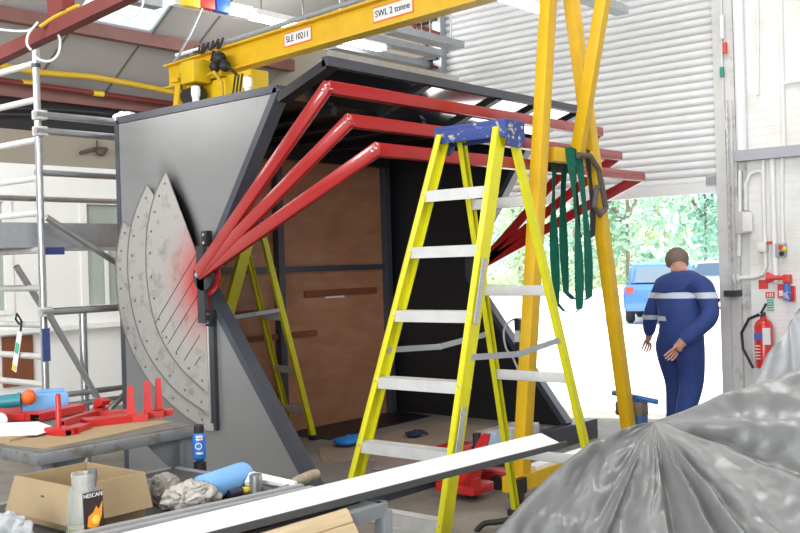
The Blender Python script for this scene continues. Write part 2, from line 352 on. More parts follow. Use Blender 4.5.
# ------------------------------------------------------------------ OUTDOORS
def tree(x, y, h, r, mi, lab, n=5200, z0=.2):
    t = thing('tree', lab, 'tree', (x, y, 0), 'trees beyond the yard')
    mk(lambda m: (m.tube([(x, y, 0), (x + .1, y, h * .4), (x - .1, y, h * .8)], [.11, .08, .03], 8), m.tube([(x, y, h * .35), (x + r * .5, y, h * .6)], [.12, .05], 6), m.tube([(x, y, h * .3), (x - r * .55, y - .3, h * .62)], [.12, .05], 6)), 'trunk', M_bark, t)
    vs, fs = [], []
    cl = [(random.uniform(-.8, .8) * r, random.uniform(-.6, .6) * r, z0 + (h - z0) * random.uniform(.0, .9), random.uniform(.25, .5) * r) for _ in range(26)]
    for k in range(n):
        c = random.choice(cl); d = V((random.gauss(0, 1), random.gauss(0, 1), random.gauss(0, 1))).normalized() * c[3] * random.uniform(.6, 1.05)
        p = V((c[0], c[1], max(c[2], .3))) + d; p.z = max(p.z, .15)
        a = V((random.gauss(0, 1), random.gauss(0, 1), random.gauss(0, 1))).normalized(); b = a.orthogonal().normalized(); s = random.uniform(.10, .22)
        i = len(vs); vs += [p + a * s, p + b * s * .6, p - a * s, p - b * s * .6]; fs.append((i, i + 1, i + 2, i + 3))
    me = bpy.data.meshes.new('crown'); me.from_pydata(vs, [], fs); me.materials.append(M_leaf[mi]); o = bpy.data.objects.new('crown', me); C.objects.link(o); o.parent = t
for px, dep, h, r, mi, lab in ((575, 53, 11.5, 3.6, 1, 'yellow green tree beyond the yard, just left of the far yellow crane leg'),
                               (628, 44, 9.5, 3.0, 0, 'bushy tree outside standing left of the person'),
                               (664, 62, 13, 4.6, 1, 'pale leafy tree outside directly above the head of the person'),
                               (706, 53, 11.5, 3.7, 2, 'blue green tree outside nearest the right door jamb'),
                               (750, 73, 15, 5.0, 0, 'tree outside mostly hidden by the right door jamb'),
                               (610, 84, 17, 6.0, 2, 'tall distant tree outside behind the yellow green one'),
                               (520, 70, 15, 5.2, 2, 'tree outside seen through the opening under the red hoops')):
    p = PD(px, 290, dep); tree(p.x, p.y, h, r, mi, lab)
def car(x, y, yaw, body, lab):
    t = thing('car', lab, 'car', (x, y, 0)); Rz = Matrix.Rotation(yaw, 3, 'Z')
    def T(p): return Rz @ V(p) + V((x, y, 0))
    prof = [(-2.0, .32), (-2.05, .75), (-1.95, .95), (1.15, .98), (2.0, .80), (2.08, .45), (2.0, .3)]
    m = MB(); m.prism([T((a, -.85, b)) for a, b in prof], Rz @ V((0, 1.7, 0))); bmesh.ops.bevel(m.bm, geom=m.bm.edges[:], offset=.06, segments=2, affect='EDGES'); build(m, 'body', body, t)
    cab = [(-1.85, .93), (-1.5, 1.42), (.15, 1.46), (1.0, .96)]
    m = MB(); m.prism([T((a, -.74, b)) for a, b in cab], Rz @ V((0, 1.48, 0))); bmesh.ops.bevel(m.bm, geom=m.bm.edges[:], offset=.06, segments=2, affect='EDGES'); build(m, 'cabin', body, t)
    for sgn in (-1, 1): mk(lambda m: m.prism([T((a, sgn * .745, b)) for a, b in ((-1.6, 1.0), (-1.4, 1.36), (.1, 1.38), (.72, 1.0))], Rz @ V((0, sgn * .01, 0))), 'side_window', M_carglass, t)
    mk(lambda m: m.prism([T(q) for q in ((-1.86, -.6, .99), (-1.86, .6, .99), (-1.57, .55, 1.36), (-1.57, -.55, 1.36))], Rz @ V((-.02, 0, .005))), 'rear_window', M_carglass, t)
    for a in (-1.3, 1.3):
        for sgn in (-1, 1): mk(lambda m: m.lathe([(.0, -.1), (.26, -.1), (.31, -.06), (.31, .06), (.26, .1), (.0, .1)], T((a, sgn * .76, .31)), Rz @ V((0, 1, 0)), 20), 'wheel', M_tyre, t)
    for sgn in (-1, 1): mk(lambda m: m.box(T((-2.03, sgn * .7, .82)), (.06, .2, .16), Rz.to_quaternion()), 'tail_light', M_signr, t)
    mk(lambda m: m.box(T((-2.06, 0, .62)), (.03, .52, .11), Rz.to_quaternion()), 'number_plate', M_yelpl, t)
p = PD(666, 318, 26.0); car(p.x, p.y, 1.95, M_carblue, 'blue hatchback parked outside behind the person')
p = PD(752, 312, 30.5); car(p.x, p.y, .25, M_carwhite, 'pale silver car parked outside next to the door jamb')

# ------------------------------------------------------------------ BOOTH (steel enclosure with folding hoops)
Y0, Y1 = 4.57, 7.66
bt = thing('steel_booth', 'large black and silver steel booth with open wedge-cut front and red folding hoops', 'booth', (-5.55, 6.1, 0))
XR = -6.55
poly = [(XR, .0), (XR, 2.72), (-4.80, 2.73), (-5.57, 1.63), (-5.57, 1.46), (-4.58, .17), (-4.58, 0)]
def spread(m_, c, r, col, **k): spray(m_, None, c, r, col, **k)
LOCB = V((-5.55, 6.1, 0))
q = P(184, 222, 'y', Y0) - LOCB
spray(M_panel, None, (q.x, q.y, q.z), 1, (.012, .012, .014), (.19, .3, .66), rotz=-.47, strength=2.6)  # soft-edged black streak mixed into the sheet colour along the plate edge
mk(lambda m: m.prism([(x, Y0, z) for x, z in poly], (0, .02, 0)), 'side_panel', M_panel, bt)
EP = .055
def endframe(m, y, yb):
    pts = [(XR, .0), (XR, 2.75), (-4.80, 2.76), (-5.57, 1.63), (-5.57, 1.46), (-4.58, .17)]
    for (a, b) in ((0, 1), (1, 2), (2, 3), (3, 4), (4, 5)):
        (xa, za), (xb, zb) = pts[a], pts[b]; d = V((xb - xa, 0, zb - za)).normalized(); nrm = V((d.z, 0, -d.x)) * .022
        m.bar(V((xa, (y + yb) / 2, za)) + nrm * 0, V((xb, (y + yb) / 2, zb)) + nrm * 0, abs(yb - y), .05, up=V((0, 1, 0)).cross(d))
mk(lambda m: endframe(m, Y0 - .004, Y0 + .105), 'end_frame', M_bluegrey, bt)
mk(lambda m: m.prism([(x, Y1 + .05, z) for x, z in poly], (0, .03, 0)), 'far_panel', M_black, bt)
mk(lambda m: endframe(m, Y1, Y1 + .1), 'far_frame', M_bluegrey, bt)
# roof with raised front lip
XK, ZK = -4.36, 2.90
mk(lambda m: m.bx((XR, Y0 + .02, 2.70), (-4.80, Y1 + .08, 2.745)), 'roof_panel', M_black, bt)
mk(lambda m: m.prism([(-4.80, Y0 + .05, 2.70), (XK, Y0 + .05, ZK - .05), (XK, Y0 + .05, ZK - .02), (-4.80, Y0 + .05, 2.74)], (0, Y1 - Y0, 0)), 'roof_lip', M_lip, bt)
for y in (Y0 + .01, 5.55, 6.42, 6.98, Y1 - .02):
    mk(lambda m: m.bar((-4.80, y + .04, 2.70), (XK + .0, y + .04, ZK - .045), .10 if y < Y0 + .1 else .07, .06), 'lip_rib', M_black, bt)
mk(lambda m: m.bx((XK - .03, Y0 - .0, ZK - .06), (XK + .025, Y1 + .1, ZK + .0)), 'front_fascia', M_bluegrey, bt)
mk(lambda m: m.bx((XK - .04, Y0 + .06, ZK), (XK - .03, 6.0, ZK + .055)), 'silver_upstand', M_alu, bt)
for y in (5.1, 5.6, 6.1, 6.65, 7.2): mk(lambda m: m.bx((XR + .02, y, 2.64), (-4.82, y + .05, 2.70)), 'roof_joist', M_black, bt)
# back wall, posts and rails
mk(lambda m: m.bx((XR, Y0 + .1, .14), (XR + .02, Y1, 2.68)), 'back_panel', M_ply, bt)
ypost = P(279, 270, 'x', -6.5).y
for y in (ypost, Y1 - .06, Y0 + .16): mk(lambda m: m.bx((XR + .02, y - .035, .14), (XR + .09, y + .035, 2.68)), 'post', M_bluegrey, bt)
mk(lambda m: m.bx((XR + .02, Y0 + .1, 1.56), (XR + .07, Y1 - .06, 1.61)), 'mid_rail', M_bluegrey, bt)
mk(lambda m: m.bx((XR + .02, Y0 + .1, 2.55), (XR + .10, Y1 - .02, 2.69)), 'top_rail', M_black, bt)
mk(lambda m: m.bx((XR + .02, P(302, 293, 'x', XR).y, P(302, 298, 'x', XR).z), (XR + .04, P(374, 293, 'x', XR).y, P(302, 291, 'x', XR).z)), 'wall_batten', M_brown, bt)
mk(lambda m: m.bx((XR + .02, P(323, 298, 'x', XR).y, P(323, 298.5, 'x', XR).z), (XR + .045, P(341, 298, 'x', XR).y, P(323, 296.5, 'x', XR).z)), 'batten_tape', M_label, bt)
for zz in (1.20, .98): mk(lambda m: m.bx((XR + .02, Y0 + .2, zz), (XR + .05, ypost + .45 * (zz < 1.1), zz + .05)), 'back_batten', M_brown, bt)
# floor and base frame
mk(lambda m: m.bx((XR, Y0 + .02, .06), (-4.62, Y1 + .05, .15)), 'booth_floor', mat('dark_floor_sheet', (.30, .275, .25), .6, var=.25, scale=6), bt)
mk(lambda m: m.bx((-4.62, Y0 - .01, 0), (-4.52, 8.12, .17)), 'front_sill', M_bluegrey, bt)
mk(lambda m: m.bx((XR, Y0 + .02, 0), (XR + .1, Y1 + .05, .06)), 'rear_sill', M_black, bt)
# quadrant plates on the end panel
PV = V((P(203, 276, 'y', Y0 - .07).x, 0, P(203, 276, 'y', Y0 - .07).z))
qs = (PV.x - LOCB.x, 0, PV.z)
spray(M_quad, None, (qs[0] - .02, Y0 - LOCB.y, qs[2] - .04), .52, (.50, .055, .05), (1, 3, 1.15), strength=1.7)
def smooth_line(pts, k=6):
    f = []
    for i in range(len(pts) - 1):
        p0, p1, p2, p3 = pts[max(i - 1, 0)], pts[i], pts[i + 1], pts[min(i + 2, len(pts) - 1)]
        for j in range(k):
            t = j / k; f.append(.5 * ((2 * p1) + (p2 - p0) * t + (2 * p0 - 5 * p1 + 4 * p2 - p3) * t * t + (3 * p1 - p0 - 3 * p2 + p3) * t ** 3))
    return f + [pts[-1]]
for ci, (outl, y) in enumerate(((((165, 171), (154, 195), (146, 235), (147, 285), (157, 330), (178, 366), (205, 392)), Y0 - .055),
                               (((146, 184), (132, 220), (127, 262), (132, 310), (146, 352), (172, 388), (205, 413)), Y0 - .036),
                               (((122, 222), (116, 256), (117, 296), (126, 338), (146, 378), (176, 410), (205, 430)), Y0 - .018))):
    cl = [P(a_, b_, 'y', y) for a_, b_ in outl]; line = smooth_line(cl); pc_ = V((PV.x, y, PV.z))
    s_ = mk(lambda m: m.prism(line + [V((PV.x, y, line[-1].z)), pc_] , (0, .008, 0)), 'quadrant_plate', M_quad, bt)
    def rim(m):
        for i in range(len(line) - 1):
            ia, ib = line[i] + (pc_ - line[i]).normalized() * .012, line[i + 1] + (pc_ - line[i + 1]).normalized() * .012
            m.prism([line[i], line[i + 1], ib, ia], (0, -.003, 0))
    mk(rim, 'rim', M_quadrim, s_)
    for i in range(2, len(line) - 1, 3):
        pv = line[i] + (pc_ - line[i]).normalized() * .06
        mk(lambda m: m.lathe([(.009, 0), (.009, .005), (.004, .006)], pv, (0, -1, 0), 8), 'rivet', M_quadrim, s_)
    if ci == 0:
        for k in range(6):
            t = .16 + k * .125; d = V((-.71, 0, -.71)); b0 = PV + V((-.07, 0, .35 - t * 1.15))
            pts = [b0 + d * (.95 * i / 30) for i in range(31)]; pts = [p_ for p_ in pts if .1 < (p_ - PV).length < .66 and p_.x < PV.x - .03]
            if len(pts) > 2: mk(lambda m: m.bar((pts[0].x, y - .001, pts[0].z), (pts[-1].x, y - .001, pts[-1].z), .003, .004, up=(0, 1, 0)), 'scored_line', M_darkmetal, s_)
mk(lambda m: (m.bx((PV.x - .05, Y0 - .085, 1.24), (PV.x + .025, Y0 - .05, 1.77)), m.lathe([(.0, 0), (.10, 0), (.10, .03), (.0, .03)], (PV.x + .012, Y0 - .085, PV.z), (0, 1, 0), 28)), 'pivot_bracket', M_darkmetal, bt)
mk(lambda m: m.lathe([(.0, 0), (.135, 0), (.135, .014), (0, .014)], (PV.x + .012, Y0 - .05, PV.z - .0), (0, 1, 0), 28), 'hub_disc', M_red, bt)
mk(lambda m: m.lathe([(.0, 0), (.022, 0), (.022, .015), (.010, .02), (0, .02)], (PV.x - .03, Y0 - .085, PV.z + .01), (0, -1, 0), 12), 'pivot_bolt', M_chrome, bt)
for dz, dx in ((.255, .0), (-.29, .02)):
    b_ = mk(lambda m: m.bx((PV.x - .02 + dx, Y0 - .06, PV.z + dz - .055), (PV.x + .035 + dx, Y0 - .01, PV.z + dz + .055), .004), 'stop_block', M_black, bt)
    mk(lambda m: [m.lathe([(.010, 0), (.010, .006), (0, .007)], (PV.x + .008 + dx, Y0 - .06, PV.z + dz + k), (0, -1, 0), 10) for k in (-.028, .028)], 'bolt', M_chrome, b_)
mk(lambda m: (m.bx((PV.x + .005, Y0 - .055, .55), (PV.x + .02, Y0 - .005, 1.22)),), 'guide_strip', M_chrome, bt)
mk(lambda m: (m.bx((PV.x + .02, Y0 - .03, .50), (PV.x + .045, Y0, 1.22)),), 'guide_channel', M_darkmetal, bt)
# red hoops
YA, YH = Y0 - .115, 7.79
for i, (xh, zh) in enumerate(((-4.23, 2.675), (-4.06, 2.455), (-3.855, 2.265))):
    h_ = mk(lambda m: m.bx((xh - .035, YA - .02, zh - .038), (xh + .035, YH, zh + .038), .004), 'canopy_hoop', M_red, bt)
    d = V((xh - PV.x, 0, zh - PV.z)).normalized(); a = V((PV.x, 0, PV.z)) + d * .03
    for y in (YA - .012 + i * .002, YH - .02):
        mk(lambda m: m.bar((a.x, y, a.z), (xh + d.x * .02, y, zh + d.z * .02), .036, .082, up=V((0, 1, 0)).cross(d), bev=.003), 'hoop_arm', M_red, h_)
    mk(lambda m: [m.lathe([(.010, 0), (.010, .004), (.006, .006)], (xh + d.x * (k - .02) , YA - .03 + i * .002, zh + d.z * (k - .02)), (0, -1, 0), 10) for k in (0, .035)] and None, 'hoop_bolt', M_chrome, h_)
mk(lambda m: m.bx((PV.x - .04, Y1 + .08, 1.2), (PV.x + .03, Y1 + .15, 1.8)), 'far_bracket', M_darkmetal, bt)
fb = P(519, 336, 'y', Y1 - .03)
hb = mk(lambda m: (m.bx((fb.x - .03, Y1 - .06, fb.z - .16), (fb.x + .03, Y1, fb.z + .16), .004),), 'hose_bracket', M_darkmetal, bt)
mk(lambda m: m.tube(smooth_line([P(x_, y_, 'y', Y1 - .05) for x_, y_ in ((524, 319), (512, 320), (504, 330), (506, 348), (513, 358), (519, 372))], 5), .010, 8), 'hose', M_chainm0, hb)
mk(lambda m: m.bx((fb.x - .025, Y1 - .066, fb.z - .05), (fb.x + .03, Y1 - .06, fb.z + .05)), 'bracket_label', M_label, hb)

# things lying in the booth
def flat(name, px, z, th, m_, lab, cat, grp=None):
    pts = [P(a, b, 'z', z) for a, b in px]
    return tag(mk(lambda m: m.prism(pts, (0, 0, th)), name, m_, smooth=0), lab, cat, grp)
flat('rubber_mat', ((296, 436), (300, 428), (392, 411), (432, 416), (330, 440)), .151, .004, M_black, 'black mat along the plywood back of the booth floor', 'mat')
flat('protective_sheet', ((322, 462), (318, 449), (437, 422), (505, 428), (490, 443), (430, 462), (380, 460)), .151, .004, M_floorb, 'brown protective board covering the booth floor', 'board')
flat('offcut_sheet', ((372, 470), (378, 458), (415, 452), (430, 459), (395, 470)), .156, .004, mat('pinkish_board', (.36, .28, .25), .7, var=.2, scale=8), 'pinkish grey board offcut on booth floor near the front sill', 'board')
def glove(name, px, py, s, m_, lab, cat):
    c = P(px, py, 'z', .16)
    m = MB(); m.ball(c + V((0, 0, .03 * s)), .07 * s, 3, (1.2, .9, .42))
    for k in range(4):
        a = 1.1 + k * .33; d = V((math.cos(a), math.sin(a), 0)); m.tube([c + d * .05 * s + V((0, 0, .03 * s)), c + d * .11 * s + V((0, 0, .04 * s)), c + d * .16 * s + V((0, 0, .015 * s))], [.02 * s, .02 * s, .012 * s], 7)
    m.tube([c + V((-.05, 0, .02)) * s, c + V((-.13, .05, .02)) * s], [.018 * s, .012 * s], 7)
    tag(build(m, name, m_), lab, cat)
glove('rubber_glove', 345, 446, 1.25, mat('bright_blue_rubber', (.02, .22, .68), .5), 'bright blue rubber glove dropped on the booth floor', 'glove')
glove('work_glove', 413, 437, .85, mat('dark_blue_fabric', (.015, .022, .07), .8), 'dark navy work glove on the brown booth floor board', 'glove')

# ------------------------------------------------------------------ STEP LADDERS
def channel(m, p, q, wd, dp, side, up):      # C section: web outside, two flanges towards `side`
    p, q = V(p), V(q); d = (q - p).normalized(); side = V(side); side = (side - d * side.dot(d)).normalized(); fr = d.cross(side).normalized(); t = .007
    m.bar(p, q, dp, t, up=side)
    for s in (-1, 1):
        o = fr * s * (dp / 2 - t / 2) + side * (wd / 2); m.bar(p + o, q + o, t, wd, up=side)
def ladder(name, lab, base, top, tz, rz, z0, spreader, cap, rw=.085):
    # base/top: dict of LF, RF (front rails), LR, RR (rear rails)
    c = sum((V(base[k]) for k in base), V()) / 4; c.z = z0
    t = thing(name, lab, 'ladder', c)
    def at(k, z): a, b = V(base[k]), V(top[k]); return a + (b - a) * ((z - a.z) / (b.z - a.z))
    for k, o_, dp, wd in (('LF', 'RF', rw, .032), ('RF', 'LF', rw, .032), ('LR', 'RR', .05, .028), ('RR', 'LR', .05, .028)):
        sd = (at(o_, 1) - at(k, 1)).normalized()
        r = mk(lambda m: channel(m, base[k], top[k], wd, dp, sd, UZ), 'front_rail' if k[1] == 'F' else 'rear_rail', M_lime, t)
        bb = V(base[k]); mk(lambda m: m.box(bb + V((0, 0, .02)), (.06, .09, .04), None, .006), 'rubber_foot', M_rub, r)
    for z in tz:
        a, b = at('LF', z), at('RF', z); d = (b - a).normalized()
        nrm = d.cross(UZ).normalized()
        s = mk(lambda m: (m.bar(a, b, .085, .006), m.bar(a - nrm * -.04 - V((0, 0, .028)), b - nrm * -.04 - V((0, 0, .028)), .006, .062), m.bar(a - nrm * .04 - V((0, 0, .018)), b - nrm * .04 - V((0, 0, .018)), .006, .035)), 'tread', M_alud, t)
        [mk(lambda m: m.lathe([(.010, 0), (.010, .004), (.004, .007)], e - V((0, 0, .02)) + nrm * .043, nrm, 8), 'rivet', M_alu, s) for e in (a + d * .015, b - d * .015)]
    for z in rz:
        a, b = at('LR', z), at('RR', z); mk(lambda m: m.bar(a, b, .022, .06, bev=.006), 'rear_rung', M_alud, t)
    for k, zf, zm in spreader:
        a, b = at(k + 'F', zf), at(k + 'R', zf + .04); mid = (a + b) / 2 + V((0, 0, zm))
        mk(lambda m: (m.bar(a, mid, .006, .032), m.bar(mid, b, .006, .032), m.lathe([(.018, -.008), (.018, .008)], mid, (1, 0, 0), 10)), 'spreader', M_galv, t)
    tc = [V(top[k]) for k in ('LF', 'RF', 'RR', 'LR')]
    if cap:
        cc = sum(tc, V()) / 4; xd = ((tc[1] - tc[0]) + (tc[2] - tc[3])).normalized(); yd = UZ.cross(xd)
        Rq = Matrix((xd, yd, UZ)).transposed().to_quaternion()
        L = (tc[1] - tc[0]).length
        c_ = mk(lambda m: (m.box(cc + V((0, 0, .045)), (L + .06, .19, .03), Rq, .008), m.box(cc - yd * .088 + V((0, 0, .01)), (L + .06, .012, .09), Rq, .004), m.box(cc + yd * .088 + V((0, 0, .01)), (L + .06, .012, .09), Rq, .004), [m.prism([cc + xd * s * (L / 2 + .028) + yd * a + V((0, 0, b)) for a, b in ((-.09, .05), (.09, .05), (.09, -.05), (.05, -.09), (-.05, -.09), (-.09, -.05))], xd * s * .008) for s in (-1, 1)]), 'top_cap', M_spat, t)
        [mk(lambda m: m.lathe([(.011, 0), (.011, .004), (.005, .008)], cc + xd * s * (L / 2 + .036) + yd * a + V((0, 0, b)), xd * s, 8), 'cap_rivet', M_alu, c_) for s in (-1, 1) for a, b in ((-.06, .02), (.06, .02), (-.03, -.04), (.03, -.04))]
    return t, at
base = dict(LF=(-3.875, 4.0, 0), RF=(-3.145, 4.0, 0), LR=(-3.60, 5.38, 0), RR=(-2.955, 5.38, 0))
top = dict(LF=(-3.47, 4.56, 2.31), RF=(-3.06, 4.56, 2.31), LR=(-3.43, 4.68, 2.29), RR=(-3.06, 4.68, 2.29))
lt, lat = ladder('step_ladder', 'tall lime yellow step ladder with blue top, standing before the booth', base, top, (2.0, 1.69, 1.345, .985, .64, .30), (1.93, 1.43, .92, .42), 0, (('L', 1.13, -.03), ('R', 1.11, -.035)), True)
def sticker(m, z0, z1, k='RF', off=(0, -.05, 0)):
    a, b = lat(k, z0), lat(k, z1); d = (b - a).normalized(); o = V((.012, -.01, 0)); m.bar(a + o, b + o, .004, .045, up=V((-.1, 1, 0)))
for z0, z1 in ((1.28, 1.62), (.58, .86)): mk(lambda m: sticker(m, z0, z1), 'sticker', M_labelg, lt)
# second ladder, folded out inside the booth
def q2(px, py, y): return tuple(P(px, py, 'y', y))
t_l, t_r = P(247, 226, 'y', 5.45), P(261, 226, 'y', 5.6)
_p1, _p2 = P(253, 226, 'y', 5.45), P(229.5, 312, 'y', 5.27); _p3 = _p1 + (_p2 - _p1) * ((_p1.z - .15) / (_p1.z - _p2.z))
b2 = dict(LF=(_p3.x - .36, _p3.y, .15), RF=tuple(_p3), LR=(-6.40, 6.14, .15), RR=(-6.07, 6.10, .15))
t2 = dict(LF=(_p1.x - .26, _p1.y, 1.93), RF=tuple(_p1), LR=(-6.36, 5.60, 1.93), RR=(-6.10, 5.60, 1.93))
ladder('step_ladder', 'smaller lime yellow step ladder standing inside the booth by the plywood', b2, t2, (1.62, 1.30, .98, .66, .36), (1.2, .75, .4), .15, (('R', 1.22, 0),), True, .10)

# ------------------------------------------------------------------ GANTRY CRANE
XG = -3.72
gl = thing('gantry_crane', 'tall golden yellow mobile gantry crane with A-frame legs and lettered beam', 'crane', (XG, 6.4, 0))
YG = 6.38; ZB = 3.60
lt_, lb_ = V((XG, 6.20, ZB)), P(521, 478, 'x', XG)
rt_, rb_ = V((XG, 6.46, ZB)), P(628, 424, 'x', XG)
dl = (lb_ - lt_); lb_ = lt_ + dl * ((lt_.z - .12) / (lt_.z - lb_.z))
dr_ = (rb_ - rt_); rb_ = rt_ + dr_ * ((rt_.z - .12) / (rt_.z - rb_.z))
for xg in (XG, -8.6):
    o = V((xg - XG, .62 if xg < XG else 0, 0))
    for a, b in ((lt_, lb_), (rt_, rb_)): mk(lambda m: m.bar(a + o, b + o, .10, .085, up=(1, 0, 0), bev=.006), 'gantry_leg', M_yel, gl)
    mk(lambda m: m.bx(V((xg - .05, lb_.y - .14 + o.y, .10)), V((xg + .05, rb_.y + .2 + o.y, .2))), 'base_beam', M_yel, gl)
    mk(lambda m: m.bx((xg - .06, 6.1 + o.y, ZB - .02), (xg + .06, 6.58 + o.y, ZB + .02)), 'head_plate', M_yel, gl)
    for y in (lb_.y - .05 + o.y, rb_.y + .1 + o.y):
        w_ = mk(lambda m: m.lathe([(.0, -.025), (.045, -.025), (.05, -.018), (.05, .018), (.045, .025), (0, .025)], (xg, y, .05), (1, 0, 0), 18), 'castor', M_rub, gl)
        mk(lambda m: (m.bx((xg - .045, y - .03, .05), (xg - .034, y + .03, .10)), m.bx((xg + .034, y - .03, .05), (xg + .045, y + .03, .10))), 'castor_fork', M_darkmetal, w_)
mk(lambda m: m.bx((XG - .04, P(553, 160, 'x', XG).y - .02, 2.285), (XG + .04, P(594, 160, 'x', XG).y + .02, 2.385), .004), 'cross_rail', M_yel, gl)
kb0 = V((XG + .02, YG + .08, 2.33)); kb1 = P(607, -24, 'y', YG); kb1 = kb0 + (kb1 - kb0) * ((ZB + .01 - kb0.z) / (kb1.z - kb0.z))
mk(lambda m: m.bar(kb0, kb1, .085, .075, up=(0, 1, 0), bev=.004), 'knee_brace', M_yel, gl)
mk(lambda m: m.bx((XG + .05, lb_.y - .17, .1), (XG + .09, lb_.y - .06, .2)), 'castor_lock', M_black, gl)
BR = math.radians(-7); PVT = V((XG, 6.4, 0))
def rotb(p): return PVT + Matrix.Rotation(BR, 3, 'Z') @ (V(p) - PVT)
def PB(px, py, off):
    n = Matrix.Rotation(BR, 3, 'Z') @ V((0, 1, 0)); c = PN(px, py, PVT + n * (off - .02), n); return PVT + Matrix.Rotation(-BR, 3, 'Z') @ (c - PVT)
bL, bR = -9.12, -2.6
def ibeam(m): m.bx((bL, YG - .075, ZB), (bR, YG + .075, ZB + .018)); m.bx((bL, YG - .006, ZB + .018), (bR, YG + .006, ZB + .24)); m.bx((bL, YG - .075, ZB + .24), (bR, YG + .075, ZB + .258))
mk(ibeam, 'beam', M_yel, gl, smooth=0).rotation_euler.z = BR
mk(lambda m: m.tube([(-8.6, YG - .05, ZB + .30), (-5.8, YG - .05, ZB + .30), (-2.6, YG - .05, ZB + .30)], .022, 10), 'festoon_rail', M_galv, gl).rotation_euler.z = BR
def plate(txt, px, py, wd, hh, size):
    c = PB(px, py, -.008)
    p_ = mk(lambda m: m.bx((c.x - wd / 2, YG - .012, c.z - hh / 2), (c.x + wd / 2, YG - .0055, c.z + hh / 2)), 'beam_sign', M_orange, gl); p_.rotation_euler.z = BR
    mk(lambda m: m.bx((c.x - wd / 2 + .012, YG - .015, c.z - hh / 2 + .012), (c.x + wd / 2 - .012, YG - .0125, c.z + hh / 2 - .012)), 'sign_face', M_label, p_)
    mk(lambda m: m.text(txt, (c.x, YG - .0175, c.z), (1, 0, 0), (0, 0, 1), size), 'lettering', M_ink, p_, smooth=0)
plate('SLE 10211', 298, 37, .42, .135, .082)
plate('SWL 2 tonne', 393, 10, .50, .135, .08)
# hoist under the beam
hx = -8.25
ho = thing('chain_hoist', 'yellow electric chain hoist with black motor under left end of gantry beam', 'hoist', (hx, YG, ZB - .1))
mk(lambda m: (m.bx((hx - .22, YG - .13, ZB - .12), (hx + .34, YG + .13, ZB - .05)), m.bx((hx - .2, YG - .125, ZB - .06), (hx - .17, YG - .10, ZB + .1)), m.bx((hx + .29, YG - .125, ZB - .06), (hx + .32, YG - .10, ZB + .1))), 'trolley', M_yeld, ho)
for a_ in (-.12, .22):
    for s_ in (-1, 1): mk(lambda m: m.lathe([(.0, -.02), (.05, -.02), (.06, 0), (.05, .02), (0, .02)], (hx + a_, YG + s_ * .045, ZB + .068), (0, 1, 0), 16), 'trolley_wheel', M_darkmetal, ho)
mk(lambda m: m.bx((hx - .10, YG - .34, ZB - .17), (hx + .16, YG - .13, ZB + .06), .02), 'control_box', M_yeld, ho)
mk(lambda m: m.lathe([(.0, -.16), (.06, -.16), (.085, -.13), (.09, 0), (.09, .1), (.06, .13), (0, .13)], (hx + .0, YG - .24, ZB - .28), (1, 0, .0), 22), 'motor', M_rub, ho)
mk(lambda m: (m.bx((hx - .2, YG - .11, ZB - .55), (hx + .38, YG + .13, ZB - .13), .02), m.bx((hx + .38, YG - .11, ZB - .34), (hx + .82, YG + .11, ZB - .12), .02), m.prism([(hx - .34, YG - .12, ZB - .1), (hx - .22, YG - .12, ZB - .1), (hx - .08, YG - .12, ZB - .62), (hx - .16, YG - .12, ZB - .62)], (0, .03, 0))), 'hoist_body', M_yeld, ho)
def hz(m):
    for k in range(3):
        x = hx + .50 + k * .06; m.prism([(x, YG - .116, ZB - .32), (x + .03, YG - .116, ZB - .32), (x + .08, YG - .116, ZB - .15), (x + .05, YG - .116, ZB - .15)], (0, .004, 0))
    m.bx((hx + .70, YG - .118, ZB - .32), (hx + .82, YG - .112, ZB - .19))
mk(hz, 'hazard_stripe', M_ink, ho)
mk(lambda m: m.tube([(hx + .2, YG - .2, ZB - .1), (hx + .38, YG - .24, ZB - .1), (hx + .48, YG - .22, ZB - .22), (hx + .46, YG - .2, ZB - .36), (hx + .3, YG - .18, ZB - .5)], .016, 8), 'yellow_hose', M_pipeyel, ho)
mk(lambda m: (m.tube([(hx - .06, YG - .3, ZB + .05), (hx - .14, YG - .3, ZB - .05), (hx - .12, YG - .31, ZB - .2), (hx + .02, YG - .28, ZB - .4)], .012, 8), m.tube([(hx + .2, YG - .15, ZB + .05), (hx + .32, YG - .2, ZB + .12), (hx + .46, YG - .16, ZB - .02), (hx + .6, YG - .12, ZB - .15)], .014, 8), m.ball((hx + .36, YG - .16, ZB + .05), .07, 2), m.ball((hx + .44, YG - .15, ZB - .04), .06, 2), m.ball((hx + .28, YG - .16, ZB - .02), .06, 2)), 'cable_loops', M_rub, ho)
for k in range(6): mk(lambda m: m.tube([(hx - .2 + k * .09, YG - .085, ZB + .27), (hx - .19 + k * .09, YG - .11, ZB + .21 - .02 * (k % 3)), (hx - .14 + k * .09, YG - .115, ZB + .20 - .03 * (k % 2)), (hx - .12 + k * .09, YG - .085, ZB + .27)], .012, 6), 'festoon_cable', M_rub, ho)
mk(lambda m: m.tube([(hx - .55, YG - .1, ZB + .24), (hx - .1, YG - .1, ZB + .23)], .02, 8), 'white_conduit', M_wpvc, ho)

ho.location = rotb((hx, YG, ZB - .03)); ho.rotation_euler.z = BR
